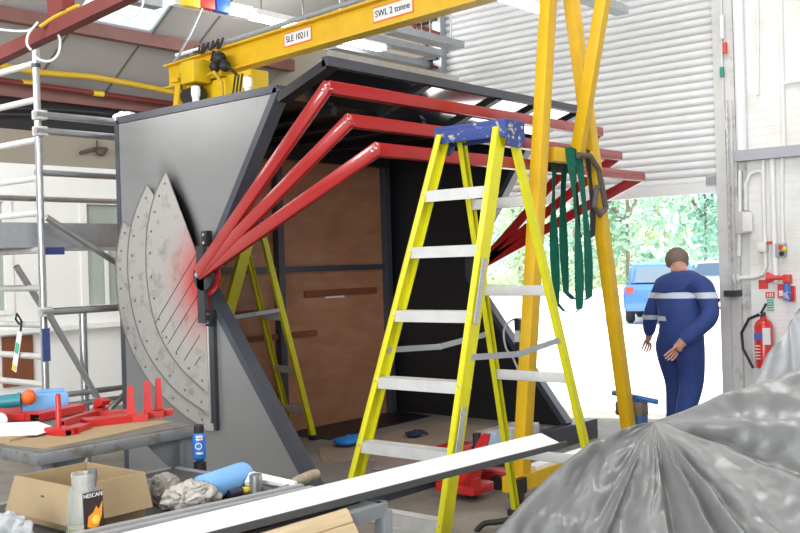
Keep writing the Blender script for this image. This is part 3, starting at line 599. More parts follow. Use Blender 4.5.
# slings over the cross rail
zc = 2.385
def sling(name, m_, y, L, wd, lab, grp=None, spread=.10, dx=.0, tw=0):
    m = MB(); n = 26; rows = []
    for i in range(n + 1):
        t = i / n
        if t < .45: s = t / .45; x = .055 + dx + .015 * math.sin(s * 5); z = zc + .012 - L * (1 - s) ** 1.0 if s < .9 else zc + .012 - L * .1 * (1 - s) / .1; 
        else: s = 1
        rows.append((t, s))
    path = []
    K = 16
    for i in range(K): s = i / (K - 1); path.append((XG + .052 + dx + .012 * math.sin(s * 4 + y), y + spread * .5 * math.sin((1 - s) * math.pi * .5) , zc - L * (1 - s)))
    path += [(XG + .03, y, zc + .012), (XG - .03, y, zc + .014)]
    for i in range(K): s = i / (K - 1); path.append((XG - .052 - dx - .012 * math.sin(s * 4 + y), y - spread * .5 * math.sin(s * math.pi * .5), zc - L * .96 * s))
    path += [(XG - .03, y, zc - L * 1.01), (XG + .03, y + spread * .5, zc - L * 1.02), path[0]]
    pts = [V(p_) for p_ in path]; rows = []
    for i, p_ in enumerate(pts):
        f = tw * math.sin(i * .5); ww = V((math.sin(f) * .6, math.cos(f), 0)) * wd / 2; rows.append([p_ - ww, p_ + ww])
    m.grid(rows); r_ = bmesh.ops.solidify(m.bm, geom=m.bm.faces[:], thickness=.005)
    return tag(build(m, name, m_), lab, 'sling', grp)
ys0 = P(556, 160, 'x', XG).y; ys1 = P(594, 160, 'x', XG).y
sling('lifting_sling', M_green, ys0 + .10, 1.14, .095, 'green webbing sling looped over crane cross rail, the hindmost long loop', None, .10, .012, .5)
sling('lifting_sling', M_green, ys0 + .23, 1.06, .10, 'green webbing sling on crane cross rail, in the middle of the slings', None, .14, .004, .25)
sling('lifting_sling', M_gsling, ys0 + .37, .62, .07, 'dark grey short sling hanging beside the green slings', None, .03, .0, .2)
def gs(m):
    a = P(577, 154, 'x', XG + .06); pts = [(578, 155), (590, 156), (599, 170), (603, 192), (606, 208), (600, 215), (594, 206), (596, 192), (598, 184)]
    pts = [P(x, y, 'x', XG + .075) for x, y in pts]
    fine = []
    for i in range(len(pts) - 1):
        for k in range(4): fine.append(pts[i].lerp(pts[i + 1], k / 4))
    m.tube(fine, .021, 8)
tag(mk(gs, 'round_sling', mat('brown_grey_webbing', (.12, .105, .09), .8, var=.3, scale=30)), 'brown grey round sling hooked over the crane leg on the right', 'sling')

# ------------------------------------------------------------------ SCAFFOLD TOWER (behind the bench, left)
XS = -6.78
u0 = P(40, 200, 'x', XS); YS = u0.y
sct = thing('scaffold_tower', 'aluminium scaffold tower with rungs, braces and deck along the left wall', 'scaffold', (XS - .6, YS + .9, 0))
def zz(py, px=42): return P(px, py, 'x', XS).z
ztop = zz(43, 34)
up = mk(lambda m: m.tube([(XS, YS, .08), (XS, YS, ztop)], .027, 12), 'upright', M_alu, sct)
mk(lambda m: m.lathe([(.031, 0), (.033, .05), (.031, .09), (.02, .10)], (XS, YS, ztop - .03), (0, 0, 1), 12), 'end_cap', M_wpvc, up)
mk(lambda m: m.bx((XS + .022, YS - .03, zz(345) - .12), (XS + .03, YS + .03, zz(345) + .12)), 'blue_label', mat('blue_print', (.06, .09, .28), .5, var=.5, scale=60), up)
mk(lambda m: m.lathe([(.034, 0), (.034, .03)], (XS, YS, ztop - .18), (0, 0, 1), 12), 'clamp_ring', M_darkmetal, up)
XW = XS - 1.35
mk(lambda m: m.tube([(XW, YS, .08), (XW, YS, ztop)], .027, 12), 'upright', M_alu, sct)
for py in (64, 100, 140, 178, 213, 250, 288, 325, 357, 385):
    z = zz(py); mk(lambda m: m.tube([(XS, YS, z), (XW, YS, z)], .024, 10), 'rung', M_alud, sct)
YS2 = YS + 2.0
for x in (XS, XW): mk(lambda m: m.tube([(x, YS2, .08), (x, YS2, ztop - .4)], .027, 12), 'upright', M_alu, sct)
for py in (116, 132, 312): 
    z = zz(py); mk(lambda m: m.tube([(XS + .05, YS - .05, z), (XS + .05, YS2 + .05, z)], .027, 10), 'guard_rail', M_alu, sct)
    mk(lambda m: m.bx((XS - .01, YS - .045, z - .035), (XS + .07, YS + .045, z + .035), .01), 'coupler', M_alud, sct)
for py in (172, 184):
    z = zz(py); mk(lambda m: m.tube([(XW - .0, YS, z), (XW - .0, YS2, z)], .024, 10), 'guard_rail', M_alu, sct) if py == 184 else mk(lambda m: m.tube([(XS - .05, YS, z), (XS - .05, YS2, z)], .024, 10), 'guard_rail', M_alu, sct)
zd0, zd1 = zz(247), zz(222)
mk(lambda m: (m.bx((XS - .12, YS - .4, zd0), (XS - .09, YS + 1.55, zd1)), m.bx((XW + .09, YS - .4, zd0), (XS - .12, YS + 1.5, zd0 + .05))), 'deck', M_galv, sct)
mk(lambda m: m.bx((XS - .09, YS + .07, zd0 - .055), (XS - .082, YS + .24, zd0 + .0)), 'blue_plate', mat('blue_plate', (.04, .06, .22), .5), sct)
for a, b in (((46, 217), (118, 264)), ((48, 313), (108, 416)), ((16, 266), (44, 310)), ((150, 370), (100, 418))):
    p1, p2 = P(*a, 'x', XS + .06 if a[0] > 20 else XS - .2), P(*b, 'x', XS + .06 if a[0] > 20 else XS - .2)
    mk(lambda m: m.tube([p1, p2], .024, 10), 'brace', M_alu, sct)
ym = P(84, 360, 'x', XS).y
mk(lambda m: m.tube([(XS, ym, .08), (XS, ym, zz(312))], .03, 12), 'short_upright', M_alu, sct)
for x, y in ((XS, YS), (XW, YS), (XS, YS2), (XW, YS2), (XS, ym)):
    mk(lambda m: m.lathe([(.0, -.02), (.065, -.02), (.07, 0), (.065, .02), (0, .02)], (x, y, .07), (0, 1, 0), 16), 'castor', M_rub, sct)
for py in (397, 408):
    z = zz(py); mk(lambda m: m.tube([(XS + .05, YS - 1, z), (XS + .05, YS2, z)], .022, 10), 'low_rail', M_alu, sct)
tg = thing('inspection_tag', 'white inspection tag with green print and black hook on the scaffold', 'tag', P(15, 350, 'y', YS - .03))
c1, c2 = P(20, 331, 'y', YS - .035), P(14, 371, 'y', YS - .035)
mk(lambda m: m.bar(c1, c2, .004, .065, up=(1, 0, .1)), 'tag_card', M_label, tg)
mk(lambda m: m.bar(c1.lerp(c2, .3) - V((0, .004, 0)), c1.lerp(c2, .55) - V((0, .004, 0)), .003, .045, up=(1, 0, .1)), 'green_print', M_signg, tg)
mk(lambda m: m.bar(c1.lerp(c2, .85) - V((0, .004, 0)), c1.lerp(c2, .97) - V((0, .004, 0)), .003, .05, up=(1, 0, .1)), 'yellow_print', M_yelpl, tg)
mk(lambda m: m.tube([c1 + V((-.01, 0, .05)), c1 + V((-.04, -.01, .09)), c1 + V((0, -.02, .13)), c1 + V((.04, -.01, .08)), c1 + V((.01, 0, .0))], .008, 8), 'hook', M_rub, tg)
# brown board leaning on the office wall
tag(mk(lambda m: m.bx((XL + .0, lw(2, 360).y, lw(16, 386).z), (XL + .03, lw(32, 360).y, lw(16, 336).z)), 'notice_board', M_brown), 'brown square board fixed low on the white office wall', 'board')

# ------------------------------------------------------------------ ROOF STEEL, PIPES, LAMPS
def purlin(a, b, d, m_, name='trim'):
    pa, pb = PR(*a), PR(*b); y0, y1 = -4, YB; x = (pa.x + pb.x) / 2; z = roofz(x)
    return struct(mk(lambda m: m.bx((x - d / 2, y0, z - .16), (x + d / 2, y1, z - .02)), name, m_))
purlin((0, 4), (190, 41), .11, M_dullred, 'trim_20')
struct(mk(lambda m: m.bx((XL - .04, -4, 3.60), (XL + .05, YB, 3.80)), 'trim_21', M_dullred))
zp = lw(90, 78, XL + .2).z
tag(mk(lambda m: m.tube([P(x, y + 1.5, 'x', XL + .42) for x, y in ((-420, -12), (-60, 53), (0, 64), (40, 71), (90, 75), (130, 82), (175, 91), (240, 103))], .035, 10), 'gas_pipe', M_pipeyel), 'yellow pipe running under the grey roof along the left wall', 'pipe')
rp = tag(mk(lambda m: m.tube([P(x, y, 'x', XL + .16) for x, y in ((-420, 18), (-60, 71), (0, 80), (171, 104), (260, 117))], .03, 10), 'sprinkler_pipe', M_redsteel), 'thin red pipe with yellow bands below the yellow pipe', 'pipe')
for px, py in ((28, 82.8), (98, 93.5)):
    c = P(px, py, 'x', XL + .16); mk(lambda m: m.tube([c - V((0, .07, 0)), c + V((0, .07, 0))], .034, 10), 'band', M_yelpl, rp)
# cables on the dark strip
for k, (a, b, cc_) in enumerate((((0, 108), (118, 117), .03), ((0, 114), (118, 121), .01))):
    tag(mk(lambda m: m.tube([P(-20, a[1], 'x', XL + .02), P(40, a[1] + 1, 'x', XL + .02), P(90, b[1] - 5, 'x', XL + .02), P(150, b[1] + 2, 'x', XL + .02)], .012, 6), 'wall_cable', M_darkmetal), ('upper' if k == 0 else 'lower') + ' dark cable along the black strip above the tan band', 'cable')
# red roof brace and gusset
A1, A2 = P(-10, 61, 'y', 3.2), P(125, -4, 'y', 3.2)
rt = thing('roof_truss', 'oxide red steel roof truss member crossing the top left corner', 'truss', A1)
A3 = A1 + (A2 - A1) * 2.5
mk(lambda m: m.bar(A1 - (A2 - A1) * .6, A3, .075, .07, up=(0, 1, 0)), 'rafter', M_redsteel, rt)
g = P(58, 14, 'y', 3.2)
mk(lambda m: m.prism([g + V(q_) for q_ in ((-.10, 0, -.02), (.04, 0, .02), (.10, 0, .6), (-.16, 0, .6))], (0, .08, 0)), 'gusset', M_redsteel, rt)
def cable(name, px, dep, r, m_, lab):
    pts = [PD(x, y, dep) for x, y in px]; f = []
    for i in range(len(pts) - 1):
        p0, p1, p2, p3 = pts[max(i - 1, 0)], pts[i], pts[i + 1], pts[min(i + 2, len(pts) - 1)]
        for k in range(6):
            t = k / 6; f.append(.5 * ((2 * p1) + (p2 - p0) * t + (2 * p0 - 5 * p1 + 4 * p2 - p3) * t * t + (3 * p1 - p0 - 3 * p2 + p3) * t ** 3))
    f.append(pts[-1]); tag(mk(lambda m: m.tube(f, r, 7), name, m_), lab, 'cable')
dA = (P(40, 35, 'y', 3.2) - O).dot(FW)
cable('white_cable', ((-5, 29), (15, 31), (30, 30), (38, 22), (33, 28), (28, 35), (27, 44), (31, 50)), dA - .12, .007, M_wpvc, 'white cable looping around the red roof member at left')
cable('white_cable', ((55, 28), (60, 40), (58, 54), (50, 61), (40, 60), (33, 55)), dA - .12, .007, M_wpvc, 'white cable loop hanging beside the scaffold upright top')
cable('white_cable', ((62, 24), (72, 27), (83, 22), (93, 12), (100, 8)), dA - .12, .007, M_wpvc, 'white cable drooping under the red roof member by the rooflight')
cable('white_cable', ((112, 0), (118, 10), (128, 18), (138, 14), (143, 4), (143, -4)), dA - .12, .006, M_wpvc, 'white cable loop hanging in front of the bright rooflight')
cable('orange_cable', ((40, 27), (55, 17), (75, 7), (80, 6)), dA - .12, .012, M_pipeyel, 'orange brown cable clipped along the red roof member')
def batten(px0, px1, x, lab, lit=True, wd=.14):
    a, b = P(*px0, 'x', x), P(*px1, 'x', x)
    a.z = b.z = (a.z + b.z) / 2
    t = thing('strip_light', lab, 'lamp', (a + b) / 2, 'fluorescent strip lights')
    mk(lambda m: m.bar(a, b, wd, .06), 'light_housing', M_wpvc, t)
    if lit: mk(lambda m: m.bar(a - V((0, 0, .05)), b - V((0, 0, .05)), wd * .8, .04), 'diffuser', M_lamp, t)
    for e in (a.lerp(b, .15), a.lerp(b, .85)): mk(lambda m: m.tube([e, V((e.x, e.y, min(gz(e.x), 8) - .02))], .006, 6), 'hanger', M_darkmetal, t)
batten((252, 13), (312, 25), -7.9, 'lit strip light just above the gantry beam between the two beam signs')
batten((340, 36), (382, 43), -7.1, 'lit strip light glimpsed below the gantry beam under the second beam sign')
batten((500, -6), (548, 4), -5.0, 'lit strip light above the shutter top left of the crane legs')
def tray(px0, px1, x, wd, lab):
    a, b = P(*px0, 'x', x), P(*px1, 'x', x); a.z = b.z = (a.z + b.z) / 2
    t = thing('cable_tray', lab, 'cable tray', (a + b) / 2, 'grey cable trays')
    mk(lambda m: (m.bar(a, b, wd, .012), [m.bar(a + V((s * wd / 2, 0, .03)), b + V((s * wd / 2, 0, .03)), .01, .07) for s in (-1, 1)]), 'tray', M_galv, t)
    for e in (a.lerp(b, .1), a.lerp(b, .9)): mk(lambda m: m.tube([e, V((e.x, e.y, min(gz(e.x), 8) - .02))], .008, 6), 'hanger', M_galv, t)
tray((390, 30), (458, 51), -6.3, .16, 'grey cable tray reaching furthest right in front of the shutter top')
tray((360, 38), (438, 58), -7.0, .14, 'grey cable tray just below the gantry beam over the booth roof')
tray((330, 46), (432, 72), -7.4, .18, 'lowest grey cable tray close above the booth roof')
tray((555, -8), (622, 13), -4.2, .12, 'grey cable tray behind the tops of the yellow crane legs')
tray((108, 10), (158, -4), -6.2, .1, 'grey cable tray crossing the rooflight top left')
# socket rail with red and blue sockets
sr = thing('socket_rail', 'white rail with red and blue power sockets above the gantry beam', 'socket', P(215, 8, 'x', -8.6))
a, b = P(172, -2, 'x', -8.6), P(250, 14, 'x', -8.6)
mk(lambda m: m.bar(a, b, .10, .14), 'rail', M_wpvc, sr)
for px, py, m_ in ((204, 3, M_signr), (220, 7, mat('socket_blue', (.03, .14, .6), .4)), (189, 1, M_yelpl)):
    c = P(px, py, 'x', -8.53); mk(lambda m: (m.bx((c.x - .02, c.y - .10, c.z - .07), (c.x + .07, c.y + .10, c.z + .07), .01),), 'socket', m_, sr)
mk(lambda m: m.tube([a, V((a.x, a.y, gz(a.x)))], .008, 6), 'hanger', M_galv, sr)
mk(lambda m: m.tube([P(202, 8, 'x', -8.5), P(190, 35, 'x', -8.5), P(178, 57, 'x', -8.5), P(174, 62, 'x', -8.5)], .012, 6), 'lead', M_galv, sr)
# red lattice by the back wall pier
lt2 = thing('pipe_rack', 'small red pipe rack on the far wall left of the shutter', 'pipe rack', P(428, 50, 'y', YB - .1))
mk(lambda m: [m.tube([P(x0, y0, 'y', YB - .06), P(x1, y1, 'y', YB - .06)], .018, 6) for x0, y0, x1, y1 in ((405, 22, 440, 34), (405, 30, 440, 40), (426, 28, 427, 62), (414, 24, 415, 32), (434, 32, 434, 40), (400, 58, 438, 68))] and None, 'pipes', M_redsteel, lt2)
[mk(lambda m: m.bx((P(420, 20, 'y', YB).x, YB - .1, P(420, py, 'y', YB).z), (P(440, 20, 'y', YB).x, YB - .0, P(420, py, 'y', YB).z + .05)), 'bracket', M_darkmetal, lt2) for py in (26, 64)]

# ------------------------------------------------------------------ RIGHT WALL FITTINGS
def wp(px, py, o=.0): return P(px, py, 'y', YB - o)
def wpipe(px, r, m_, lab, o=.03, name='conduit'): 
    tag(mk(lambda m: m.tube([wp(x, y, o) for x, y in px], r, 10), name, m_), lab, 'pipe')
wpipe(((737, -20), (740, 70), (742, 153)), .05, M_wpvc, 'wide white downpipe on the cream wall above the grey trunking', .05, 'downpipe')
wpipe(((757, -20), (758, 40), (758, 95)), .012, M_conduit, 'thin cream conduit ending halfway on the brick wall')
wpipe(((780, -20), (782, 70), (784, 150)), .02, M_conduit, 'cream conduit running down to the right end of the trunking')
wpipe(((784, 84), (792, 82), (810, 80)), .014, M_conduit, 'short conduit branching right near the wall top')
wpipe(((740, 170), (740, 210), (739, 256)), .018, M_conduit, 'cream conduit left of the emergency light box')
wpipe(((746, 210), (746, 184), (750, 174), (758, 171), (763, 172)), .018, M_conduit, 'cream conduit bent over above the emergency light box')
wpipe(((763, 160), (764, 210), (765, 243)), .02, M_conduit, 'cream conduit between trunking and the red-topped switch')
wpipe(((765, 251), (766, 266), (763, 274), (755, 277), (738, 278)), .02, M_conduit, 'cream conduit curving from the switch to the round junction box')
wpipe(((772, 158), (774, 230), (776, 282)), .026, M_wpvc, 'white pipe running down to the fire horn')
wpipe(((782, 158), (782, 210), (783, 244)), .018, M_conduit, 'cream conduit down to the push button box')
a, b = wp(738, 162, .0), wp(830, 156, 0)
tag(mk(lambda m: m.bx((a.x, YB - .1, a.z), (b.x + .3, YB, a.z + .1)), 'cable_trunking', M_trunk), 'grey horizontal trunking across the cream brick wall', 'trunking')
def wbox(name, px0, py0, px1, py1, d, m_, lab, cat, bev=.008, parent=None):
    a, b = wp(px0, py1), wp(px1, py0)
    o = mk(lambda m: m.bx((a.x, YB - d, a.z), (b.x, YB, b.z), bev), name, m_, parent)
    return tag(o, lab, cat) if parent is None else o
eb = wbox('emergency_light', 738.5, 211, 751.5, 234, .1, mat('grey_diffuser', (.52, .52, .50), .3), 'grey emergency light box on the cream wall', 'light')
mk(lambda m: m.bx((wp(740, 0).x, YB - .115, wp(745, 232).z), (wp(750, 0).x, YB - .1, wp(745, 213).z), .006), 'cover', M_label, eb)
jb = wbox('switch_box', 760, 242, 769, 252, .08, M_label, 'small pale switch box with red top on the wall', 'switch')
mk(lambda m: m.bx((wp(763, 0).x, YB - .1, wp(764, 244.5).z), (wp(767, 0).x, YB - .05, wp(764, 241.5).z), .004), 'red_top', M_signr, jb)
pb = wbox('push_button_box', 778, 243, 787, 257, .08, M_trunk, 'grey push button box with red, yellow and black buttons', 'control box')
for px, py, m_ in ((781, 247, M_signr), (785, 249, M_yelpl), (782, 253.5, M_ink)): mk(lambda m: m.lathe([(.022, 0), (.022, .02), (.014, .026)], wp(px, py, .08), (0, -1, 0), 12), 'button', m_, pb)
tag(mk(lambda m: m.lathe([(.0, 0), (.045, 0), (.045, .05), (.03, .06), (0, .06)], wp(737, 278, 0), (0, -1, 0), 16), 'junction_box', M_conduit), 'round cream junction box beside the hanging chain', 'junction box')
s1 = wbox('fire_sign', 759, 280, 768, 289, .006, M_signr, 'square red fire point sign, upper of two on the wall', 'sign', 0)
mk(lambda m: [m.bx((wp(x0, 0).x, YB - .009, wp(764, y1).z), (wp(x1, 0).x, YB - .006, wp(764, y0).z)) for x0, y0, x1, y1 in ((760, 281.5, 762, 286), (763.2, 283, 765, 287.5), (766, 281.5, 767.2, 284))] and None, 'symbol', M_label, s1)
s2 = wbox('extinguisher_sign', 757, 292, 766, 312, .006, M_label, 'tall red and green extinguisher instruction sign above the extinguisher', 'sign', 0)
mk(lambda m: m.bx((wp(757, 0).x, YB - .009, wp(761, 298).z), (wp(766, 0).x, YB - .006, wp(761, 292).z)), 'red_panel', M_signr, s2)
mk(lambda m: [m.bx((wp(x0, 0).x, YB - .012, wp(761, 297).z), (wp(x0 + 1.2, 0).x, YB - .009, wp(761, 293).z)) for x0 in (758.6, 761, 763.3)] and None, 'symbol', M_label, s2)
mk(lambda m: [m.bx((wp(758, 0).x, YB - .009, wp(761, y + 1.2).z), (wp(765, 0).x, YB - .006, wp(761, y).z)) for y in (299.5, 302, 304.5, 307, 309.5)] and None, 'green_print', M_signg, s2)
# fire horn
fh = thing('fire_horn', 'red gas fire horn with blue canister on red wall bracket', 'alarm horn', wp(780, 290))
mk(lambda m: m.bx((wp(770, 0).x, YB - .03, wp(775, 298).z), (wp(781.5, 0).x, YB, wp(775, 284).z)), 'sign_plate', M_signr, fh)
mk(lambda m: m.bx((wp(771.5, 0).x, YB - .033, wp(775, 296).z), (wp(780, 0).x, YB - .03, wp(775, 290.5).z)), 'sign_print', M_label, fh)
c = wp(787, 293, .06); ct = wp(787, 280, .06)
mk(lambda m: m.lathe([(.0, 0), (.035, 0), (.035, .13), (.02, .16), (.02, .18), (0, .18)], V((c.x, c.y, wp(787, 300).z)), (0, 0, 1), 16), 'canister', mat('canister_blue', (.05, .15, .5), .35, col2=(.5, .45, .5), thr=(.4, .5), scale=14), fh)
mk(lambda m: m.lathe([(.016, 0), (.018, .06), (.022, .13), (.05, .19), (.05, .2)], V((ct.x + .02, ct.y, ct.z + .02)), (-1, 0, .02), 16), 'trumpet', M_signr, fh)
mk(lambda m: m.bx((c.x - .03, YB - .09, ct.z - .03), (c.x + .04, YB - .02, ct.z + .05), .01), 'trigger_head', M_signr, fh)
mk(lambda m: m.bx((c.x + .0, YB - .05, wp(787, 300).z - .01), (c.x + .06, YB, wp(787, 286).z)), 'wall_bracket', M_fire, fh)
# extinguisher
ec = wp(764, 338, .13); ez0 = wp(764, 366).z; ez1 = wp(764, 321).z
fe = thing('fire_extinguisher', 'red fire extinguisher with black hose hung on the cream wall', 'fire extinguisher', (ec.x, ec.y, ez0))
hh = ez1 - ez0
mk(lambda m: m.lathe([(0, 0), (.075, 0), (.085, .012), (.085, hh - .04), (.07, hh), (.03, hh + .03), (.03, hh + .05), (0, hh + .05)], (ec.x, ec.y, ez0), (0, 0, 1), 24), 'cylinder', M_fire, fe)
mk(lambda m: m.bx((ec.x + .02, ec.y - .088, ez0 + hh * .52), (ec.x + .085, ec.y - .06, ez0 + hh * .88)), 'label', M_label, fe)
mk(lambda m: m.bx((ec.x - .06, ec.y - .088, ez0 + hh * .62), (ec.x + .02, ec.y - .07, ez0 + hh * .78)), 'blue_label', mat('label_blue', (.08, .12, .4), .5), fe)
mk(lambda m: [m.bx((ec.x - .05, ec.y - .089, ez0 + hh * k), (ec.x - .005, ec.y - .075, ez0 + hh * (k + .02))) for k in (.2, .27, .34, .41, .48)] and None, 'print_lines', M_label, fe)
zt = ez0 + hh
mk(lambda m: (m.lathe([(.022, 0), (.022, .05)], (ec.x, ec.y, zt + .04), (0, 0, 1), 10), m.bar((ec.x - .02, ec.y, zt + .08), (ec.x + .05, ec.y - .06, zt + .17), .02, .012), m.bar((ec.x - .02, ec.y, zt + .06), (ec.x - .12, ec.y - .03, zt + .04), .02, .014)), 'valve', M_darkmetal, fe)
mk(lambda m: m.tube([(ec.x - .03, ec.y - .02, zt + .07), (ec.x - .12, ec.y - .04, zt + .03), (ec.x - .19, ec.y - .05, zt - .1), (ec.x - .18, ec.y - .05, zt - .25), (ec.x - .08, ec.y - .08, zt - .42)], .014, 8), 'hose', M_rub, fe)
mk(lambda m: m.bx((ec.x - .04, ec.y + .07, zt - .15), (ec.x + .04, YB, zt - .05)), 'wall_hook', M_darkmetal, fe)
M_chainm = mat('chain_steel', (.62, .63, .64), .4, .3)
# shutter chain and pull cord on the jamb
ch = thing('hand_chain', 'bright hand chain of the shutter hanging down the right jamb', 'chain', P(731, 292, 'y', YB - .12))
for off in (0, .045):
    def strand(m):
        a0, b0 = P(726.5, 100, 'y', YB - .12), P(731, 292, 'y', YB - .12); n = 46
        for i in range(n):
            p0 = a0.lerp(b0, i / n) + V((off, 0, 0)); p1 = a0.lerp(b0, (i + 1.1) / n) + V((off, 0, 0)); m.bar(p0, p1, .018 if i % 2 else .009, .016, up=(0, 1, 0))
    mk(strand, 'chain_strand', M_chainm, ch, smooth=0)
mk(lambda m: m.bx((P(728, 292, 'y', YB - .12).x - .03, YB - .15, P(731, 296, 'y', YB).z), (P(728, 292, 'y', YB - .12).x + .09, YB - .0, P(731, 290, 'y', YB).z)), 'chain_keeper', M_darkmetal, ch)
pc = thing('pull_cord', 'cord with white, red and green toggles on the right door jamb', 'cord', P(722, 60, 'y', YB - .08))
mk(lambda m: m.tube([P(721, -10, 'y', YB - .075), P(722, 60, 'y', YB - .075), P(723, 100, 'y', YB - .075), P(726, 130, 'y', YB - .075)], .006, 6), 'cord', M_label, pc)
for px, py, h_, m_ in ((722, 27, .11, M_wpvc), (725, 48, .05, M_signr), (722, 72, .045, mat('toggle_green', (.02, .25, .2), .5))):
    c = P(px, py, 'y', YB - .08); mk(lambda m: m.tube([c - V((0, 0, h_)), c + V((0, 0, h_))], .022, 8), 'toggle', m_, pc)

# ------------------------------------------------------------------ WORK BENCH (far) with red parts
ZT = .85
c0, c1_, c2_ = P(40, 455, 'z', ZT), P(190, 426, 'z', ZT), P(0, 446, 'z', ZT)
bx1 = (c0.x + c1_.x) / 2 + .01; by0 = c0.y; by1 = c1_.y + .02; bx0 = bx1 - 1.25
wb = thing('work_bench', 'worn steel work bench holding the red brackets, front left of the booth', 'bench', ((bx0 + bx1) / 2, (by0 + by1) / 2, 0))
mk(lambda m: m.bx((bx0, by0, ZT - .05), (bx1, by1, ZT), .006), 'bench_top', M_bench, wb)
mk(lambda m: m.bx((bx0 + .02, by0 + .02, ZT), (bx1 - .02, by1 - .02, ZT + .006)), 'bench_sheet', M_benchtop, wb)
for x, y in ((bx0 + .06, by0 + .06), (bx1 - .06, by0 + .06), (bx0 + .06, by1 - .06), (bx1 - .05, by1 - .05)):
    lg = mk(lambda m: m.bx((x - .03, y - .03, 0), (x + .03, y + .03, ZT - .05), .004), 'leg', M_benchleg, wb)
    sy = -1 if y > (by0 + by1) / 2 else 1
    mk(lambda m: m.prism([(x - .004, y + sy * .03, ZT - .05), (x - .004, y + sy * .22, ZT - .05), (x - .004, y + sy * .03, ZT - .24)], (.008, 0, 0)), 'gusset', M_benchleg, lg)
mk(lambda m: (m.bx((bx0 + .06, by0 + .04, .22), (bx1 - .06, by0 + .08, .26)), m.bx((bx0 + .06, by1 - .08, .22), (bx1 - .06, by1 - .04, .26)), m.bx((bx0 + .04, by0 + .06, .26), (bx1 - .04, by1 - .06, .275))), 'lower_shelf', M_benchleg, wb)
def tp(px, py, z=ZT + .012): return P(px, py, 'z', z)
flat('cardboard_sheet', ((5, 445), (48, 449), (105, 437), (172, 422), (118, 420), (60, 426)), ZT + .006, .005, M_card, 'tan cardboard sheet under the red parts on the bench', 'cardboard')
flat('white_card', ((-14, 437), (38, 435), (58, 429), (38, 422), (-14, 424)), ZT + .022, .003, M_paper, 'white sheet of card on the left of the bench', 'paper')
tag(mk(lambda m: m.prism([P(a_, b_, 'z', ZT + .006) for a_, b_ in ((-14, 444), (10, 443), (30, 438), (36, 434), (-14, 433))], (0, 0, .015)), 'wood_offcut', M_card, smooth=0), 'thin board lying beneath the white card on the bench', 'board')
def bracket(px, py, h, pw, pt, round_, lab, L=.15, wd=.075, yaw=0, off=0):
    c = tp(px, py); t = thing('red_bracket', lab, 'bracket', c, 'red steel brackets on the bench'); Rz = Matrix.Rotation(yaw, 3, 'Z')
    def T(p): return c + Rz @ V(p)
    q = Rz.to_quaternion()
    mk(lambda m: (m.box(T((0, 0, .028)), (L, wd, .006), q), m.box(T((0, -wd / 2, .014)), (L, .006, .028), q), m.box(T((0, wd / 2, .014)), (L, .006, .028), q), m.box(T((-L / 2, 0, .014)), (.006, wd, .028), q)), 'base_channel', M_redb, t)
    if round_: mk(lambda m: m.tube([T((off, 0, .028)), T((off, 0, h - .01)), T((off, 0, h))], [pw / 2, pw / 2, pw / 3], 14), 'post', M_redb, t)
    else: mk(lambda m: m.prism([T((off - pw * .62, 0, .03)), T((off + pw * .62, 0, .03)), T((off + pw * .42, 0, h)), T((off - pw * .42, 0, h))], Rz @ V((0, pt, 0))), 'post', M_redb, t)
bracket(62, 434, .185, .026, .02, True, 'red bracket with round post nearest the bench front corner', .14, .08, .15, -.02)
bracket(131, 421, .175, .034, .02, False, 'red bracket with shorter flat post, left of the pair on the bench', .17, .08, .9)
bracket(150, 417.5, .185, .034, .02, False, 'red bracket with flat post in the middle of three at the bench end', .14, .08, .9, -.01)
bracket(160, 415.5, .19, .034, .02, False, 'red bracket with tall flat post nearest the right bench corner', .13, .08, .9, -.005)
def redbar(pts, wd, h, lab, name='red_channel'):
    a, b = tp(*pts[0]), tp(*pts[1]); d = (b - a).normalized(); s = d.cross(UZ) * wd / 2
    m = MB(); m.bar(a + V((0, 0, h)), b + V((0, 0, h)), wd, .006); m.bar(a + s + V((0, 0, h / 2)), b + s + V((0, 0, h / 2)), .006, h); m.bar(a - s + V((0, 0, h / 2)), b - s + V((0, 0, h / 2)), .006, h)
    return tag(build(m, name, M_redb), lab, 'channel', 'red steel channels on the bench')
redbar(((-12, 414), (24, 412)), .13, .045, 'red channel at the far left of the bench under the power tool')
redbar(((8, 419), (36, 419)), .10, .03, 'red channel lying just behind the white card')
redbar(((32, 421), (78, 411)), .10, .035, 'red channel behind the round post beside the blue foam')
redbar(((62, 427), (102, 414)), .03, .03, 'red slanting bar in the middle of the bench')
redbar(((84, 426), (128, 421)), .11, .03, 'wide red channel plate left of the flat posts')
redbar(((96, 415), (132, 414)), .06, .02, 'narrow red channel at the rear of the bench')
c = tp(98, 415); tag(mk(lambda m: (m.prism([c + V(q_) for q_ in ((-.05, 0, .03), (.03, 0, .05), (.05, .0, .075), (-.02, 0, .085))], (0, .05, 0)), m.bx(c + V((-.03, 0, 0)), c + V((.02, .05, .035)))), 'red_clip', M_redb), 'small red angled clip standing on the bench middle', 'bracket')
redbar(((66, 435), (86, 428)), .06, .022, 'short red bar joined behind the round post bracket', 'red_bar')
c = tp(36, 412); tag(mk(lambda m: (m.box(c + V((0, .05, .05)), (.10, .24, .09), Matrix.Rotation(-.3, 3, 'Z').to_quaternion(), .006), m.box(c + V((-.045, .06, .10)), (.05, .24, .02), Matrix.Rotation(-.3, 3, 'Z').to_quaternion(), .004)), 'foam_block', M_bluefoam), 'light blue foam block lying on the red parts', 'foam')
pt = thing('power_tool', 'teal and orange hand power tool at the left end of the bench', 'tool', tp(8, 407, ZT + .055))
c = tp(6, 407, ZT + .06)
mk(lambda m: m.tube([c + V((-.1, -.12, .03)), c + V((0, 0, .03)), c + V((.05, .06, .035))], [.02, .035, .035], 12), 'tool_body', M_teal, pt)
mk(lambda m: m.ball(c + V((.07, .09, .045)), .042, 2), 'gear_head', M_orangepl, pt)
